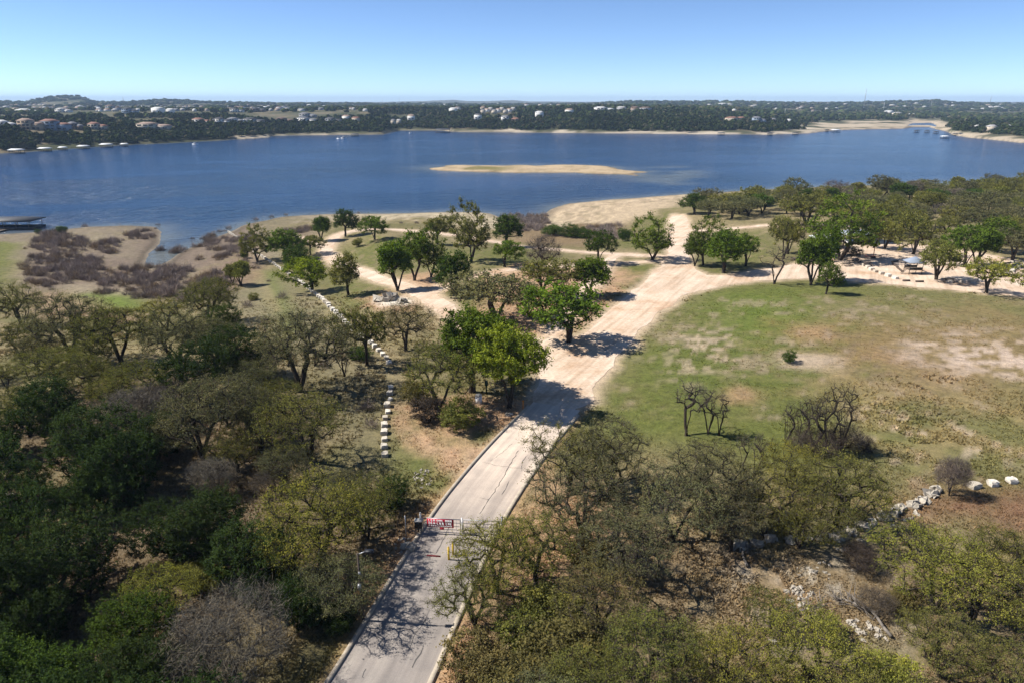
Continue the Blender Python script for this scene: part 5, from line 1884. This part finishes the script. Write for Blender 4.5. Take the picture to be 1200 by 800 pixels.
for pts, w in [([(608, 528), (597, 545), (590, 560), (578, 578), (572, 588), (562, 602)], .045), ([(597, 564), (588, 580)], .04), ([(617, 535), (610, 545), (612, 552)], .04), ([(596, 548), (612, 549)], .03), ([(562, 583), (573, 586)], .04), ([(565, 541), (585, 547), (598, 547)], .025),
               ([(503, 715), (496, 730), (484, 748), (480, 762)], .035), ([(497, 757), (490, 770), (484, 782)], .05), ([(466, 737), (492, 738)], .025), ([(425, 795), (428, 785)], .03), ([(527, 617), (512, 648)], .045), ([(505, 618), (494, 645)], .03), ([(600, 520), (590, 530), (575, 540)], .025), ([(632, 497), (622, 512), (612, 522)], .035)]:
    tag(add('road_crack', crack(pts, w)), kind='structure')

# ------------------------------------------------------------------ playground and picnic place
M_CANVAS = simple_mat('shade_canvas', (.24, .28, .35), .8, .1, 1)
M_SLIDE = simple_mat('slide_plastic', (.62, .60, .55), .4, .1, 1, .4)
M_PLAYRED = simple_mat('play_red', (.40, .10, .04), .5, .1, 1, .3)
M_TABLE = simple_mat('table_timber', (.10, .075, .06), .85, .3, 2)
p = gp(1069, 321)
o = thing('play_structure', p, 'play structure with blue-grey pyramid shade and pale slide', 'play structure')
o.scale = (.68, .68, .68)
for sx in (-2, 2):
    for sy in (-1.6, 1.6):
        m = MB(); m.tube((0, 0, -.2), (0, 0, 4.1), .09, n=8); add('post', m.build('post', M_BLACK), o, (sx, sy, 0))
m = MB(); m.hip((0, 0, 4.1), (4.6, 3.8), 1.5, .08, .35); add('canopy', m.build('canopy', M_CANVAS), o)
m = MB(); m.box((0, 0, 1.6), (4.2, 3.4, .14)); add('deck', m.build('deck', M_TABLE), o)
m = MB(); m.raw([(2, -.5, 1.7), (2, .5, 1.7), (5.6, .5, .25), (5.6, -.5, .25), (2, -.5, 1.55), (2, .5, 1.55), (5.6, .5, .1), (5.6, -.5, .1)], [(0, 3, 2, 1), (4, 5, 6, 7), (0, 4, 7, 3), (1, 2, 6, 5), (2, 3, 7, 6), (0, 1, 5, 4)])
m.box((3.8, -.55, 1.12), (.1, .08, .3)); add('slide', m.build('slide', M_SLIDE), o, None, (0, 0, -.35))
m = MB()
for k in range(6):
    m.box((-2.4 - .22 * (5 - k), 0, .2 + k * .25), (.3, 1.0, .07))
add('steps', m.build('steps', M_TABLE), o)
for sg in (-1, 1):
    m = MB(); m.box((0, 0, 2.1), (3.9, .08, .7)); add('guard_panel', m.build('guard_panel', M_BLACK), o, (0, sg * 1.68, 0))
p = gp(1023, 303)
o = thing('seesaw', p, 'orange-brown seesaw with red upright by the picnic trees', 'seesaw')
m = MB(); m.box((0, 0, .55), (3.8, .35, .12)); add('plank', m.build('plank', M_PLAYRED), o)
m = MB(); m.tube((0, 0, -.1), (0, 0, 2.6), .09, n=8); add('upright', m.build('upright', M_PLAYRED), o)
m = MB(); m.box((0, 0, .2), (.9, .8, .5)); add('base', m.build('base', M_TABLE), o)


def picnic(px, py, label, rz):
    p = gp(px, py)
    o = thing('picnic_table', p, label, 'picnic table', 'picnic tables', rz)
    m = MB(); m.box((0, 0, .75), (2.2, .85, .07)); add('table_top', m.build('table_top', M_TABLE), o)
    for sg in (-1, 1):
        m = MB(); m.box((0, 0, .45), (2.2, .28, .06)); add('bench', m.build('bench', M_TABLE), o, (0, sg * .78, 0))
        m = MB(); m.tube((0, -.75, 0), (0, .3, .72), .05, n=5); m.tube((0, .75, 0), (0, -.3, .72), .05, n=5); add('leg', m.build('leg', M_TABLE), o, (sg * .8, 0, 0))


for px, py, lb, rz in [(992, 312, 'picnic table in the oak shade, closest to the dirt road', .2), (1004, 308, 'second picnic table in the oak shade', 1.0), (1016, 312, 'picnic table at the open end of the oak shade', .5), (978, 300, 'picnic table behind the tall oak trunk', .3), (1112, 331, 'picnic table in the shade below the playground tree', .1), (932, 306, 'picnic table by the olive oaks near the road', .7),
                       (1180, 312, 'picnic table at the far playground end', .4), (632, 372, 'picnic table under the large grey-green park oak', .5), (646, 318, 'picnic table beside the bare grey park tree', .9)]:
    picnic(px, py, lb, rz)
for (a, b_, lb) in [((1045, 308), (1052, 307), 'short dark timber at the back of the sand border'), ((1046, 310), (1052, 314), 'upper slanting dark timber of the sand border'), ((1051, 314), (1057, 319), 'lower slanting dark timber of the sand border'), ((1058, 330), (1066, 330), 'dark log on the playground front edge'), ((1073, 331), (1082, 331), 'second dark log on the playground front edge')]:
    pa, pb = np.array(gp(*a)), np.array(gp(*b_))
    m = MB(); m.tube(pa + [0, 0, .2], pb + [0, 0, .2], .24, .22, n=8)
    tag(add('timber_log', m.build('timber_log', M_TABLE)), lb, 'log')


def shelter(px, py, w, dpt, label, roof):
    p = gp(px, py)
    o = thing('shelter', p, label, 'shelter', None, .1)
    m = MB(); m.box((0, 0, .1), (w, dpt, .3)); add('slab', m.build('slab', M_CONC), o)
    for sx in (-1, 1):
        for sy in (-1, 1):
            m = MB(); m.box((0, 0, 1.4), (.2, .2, 2.4)); add('post', m.build('post', M_TIMBER), o, (sx * w * .45, sy * dpt * .44, 0))
    m = MB(); m.hip((0, 0, 2.7), (w, dpt), .9, .7, .4); add('roof', m.build('roof', roof), o)
    m = MB(); m.box((w * .2, dpt * .2, 1.3), (w * .4, dpt * .4, 2.2)); add('wall', m.build('wall', M_WALL['stone']), o)


shelter(1013, 284, 13, 6, 'low pale-roofed shelter behind the playground trees', simple_mat('shelter_roof', (.42, .46, .53), .5, .1, 1))
shelter(969, 290, 7, 5, 'small white-roofed shelter behind the tall green oak', M_LIGHTROOF)
shelter(967, 243, 14, 6, 'tan-roofed shelter in the lakeshore wood', M_ROOF['pale'])

# fallen branches by the wash
def dead_wood(px, py, L, rz, label, seed):
    r = np.random.default_rng(seed)
    p = gp(px, py)
    o = thing('dead_branch', (p[0], p[1], p[2] + .1), label, 'dead branch', None, rz)
    m = MB()
    pos = np.array([0, 0, .1])
    for k in range(6):
        q = pos + np.array([L / 6, r.uniform(-.2, .2), r.uniform(-.05, .2)])
        m.tube(pos, q, .13 - .018 * k, .112 - .018 * k, 6)
        pos = q
    add('stem', m.build('stem', M_BARK_PALE), o)
    m = MB()
    for k in range(16):
        a = np.array([r.uniform(.2, 1) * L, r.uniform(-.15, .15), .2])
        b_ = a + np.array([r.uniform(.2, 1.0), r.uniform(-1, 1), r.uniform(.1, .9)])
        m.tube(a, b_, .04, .012, 4)
    add('twig', m.build('twig', M_BARK_PALE), o)


dead_wood(1044, 748, 4.2, 1.9, 'dry grey branch fallen at the edge of the wash', 1)
dead_wood(905, 728, 4.5, .3, 'long thin dead branch lying across the wash', 2)
dead_wood(1028, 722, 3.2, 2.6, 'dead branch heap on the rocks of the wash', 3)
dead_wood(875, 665, 3.0, 1.2, 'dead branch under the trees by the wall', 4)
dead_wood(1018, 530, 3.2, 1.5, 'dead brushwood leaning beside the bare thicket', 5)

# ------------------------------------------------------------------ labels of the trees: look, place, count from one side
ADJ = dict(oak='bright green', oakd='dark green', lime='lime green', olive='olive green', olg='grey-green', yel='yellow-green', jun='dark green', junb='fresh green', brown='brownish', gray='grey', dgray='dark grey', purple='purplish')
NOUN = dict(oak_tree='oak', juniper_tree='juniper', bare_tree='bare tree', bare_shrub='bare shrub', green_bush='bush')
PLACE = dict(left='in the woods left of the paved road', right='in the scrub right of the paved road', field='at the edge of the mown field', park='on the lawns between dirt tracks', play='around the playground', wood='in the lakeshore wood behind the playground')
buckets = {}
for (o, tint, zone, x, y) in ALL_TREES:
    nm = o.name.split('.')[0]
    buckets.setdefault((ADJ[tint], NOUN[nm], zone), []).append((proj(x, y, o.location.z)[0], o))
for (adj, noun, zone), lst in buckets.items():
    lst.sort(key=lambda q: q[0])
    for i, (_, o) in enumerate(lst):
        lb = f'{adj} {noun} {PLACE[zone]}' + (f', {ordinal(i)} from the left' if len(lst) > 1 else '')
        tag(o, lb, 'tree' if 'tree' in o.name else 'shrub' if 'shrub' in o.name else 'bush', f'{noun}s {PLACE[zone]}')

# things of one look in one place: told apart by their order across the view
same = {}
for o in COLL.objects:
    if o.parent is None and o.get('label') and o.get('group') and o.name.split('.')[0] in ('house', 'limestone_rock'):
        same.setdefault(o['label'], []).append(o)
for lb, lst in same.items():
    if len(lst) > 1:
        lst.sort(key=lambda q: proj(*q.location)[0])
        for i, o in enumerate(lst):
            o['label'] = f'{lb}, {ordinal(i)} from left'

# ------------------------------------------------------------------ haze: the air over the lake and hills
t = NT('haze_air')
pvol = t.n('ShaderNodeVolumePrincipled')
pvol.inputs['Color'].default_value = (.55, .74, 1.0, 1)
pvol.inputs['Density'].default_value = 8.5e-5
pvol.inputs['Anisotropy'].default_value = 0.0
t.l(pvol.outputs[0], t.out.inputs['Volume'])
m = MB()
m.box((0, 8000, 20), (42000, 17000, 180))
hz_o = add('haze', m.build('haze', t.m))
tag(hz_o, 'thin blue haze over the lake and hills', 'haze', kind='stuff')
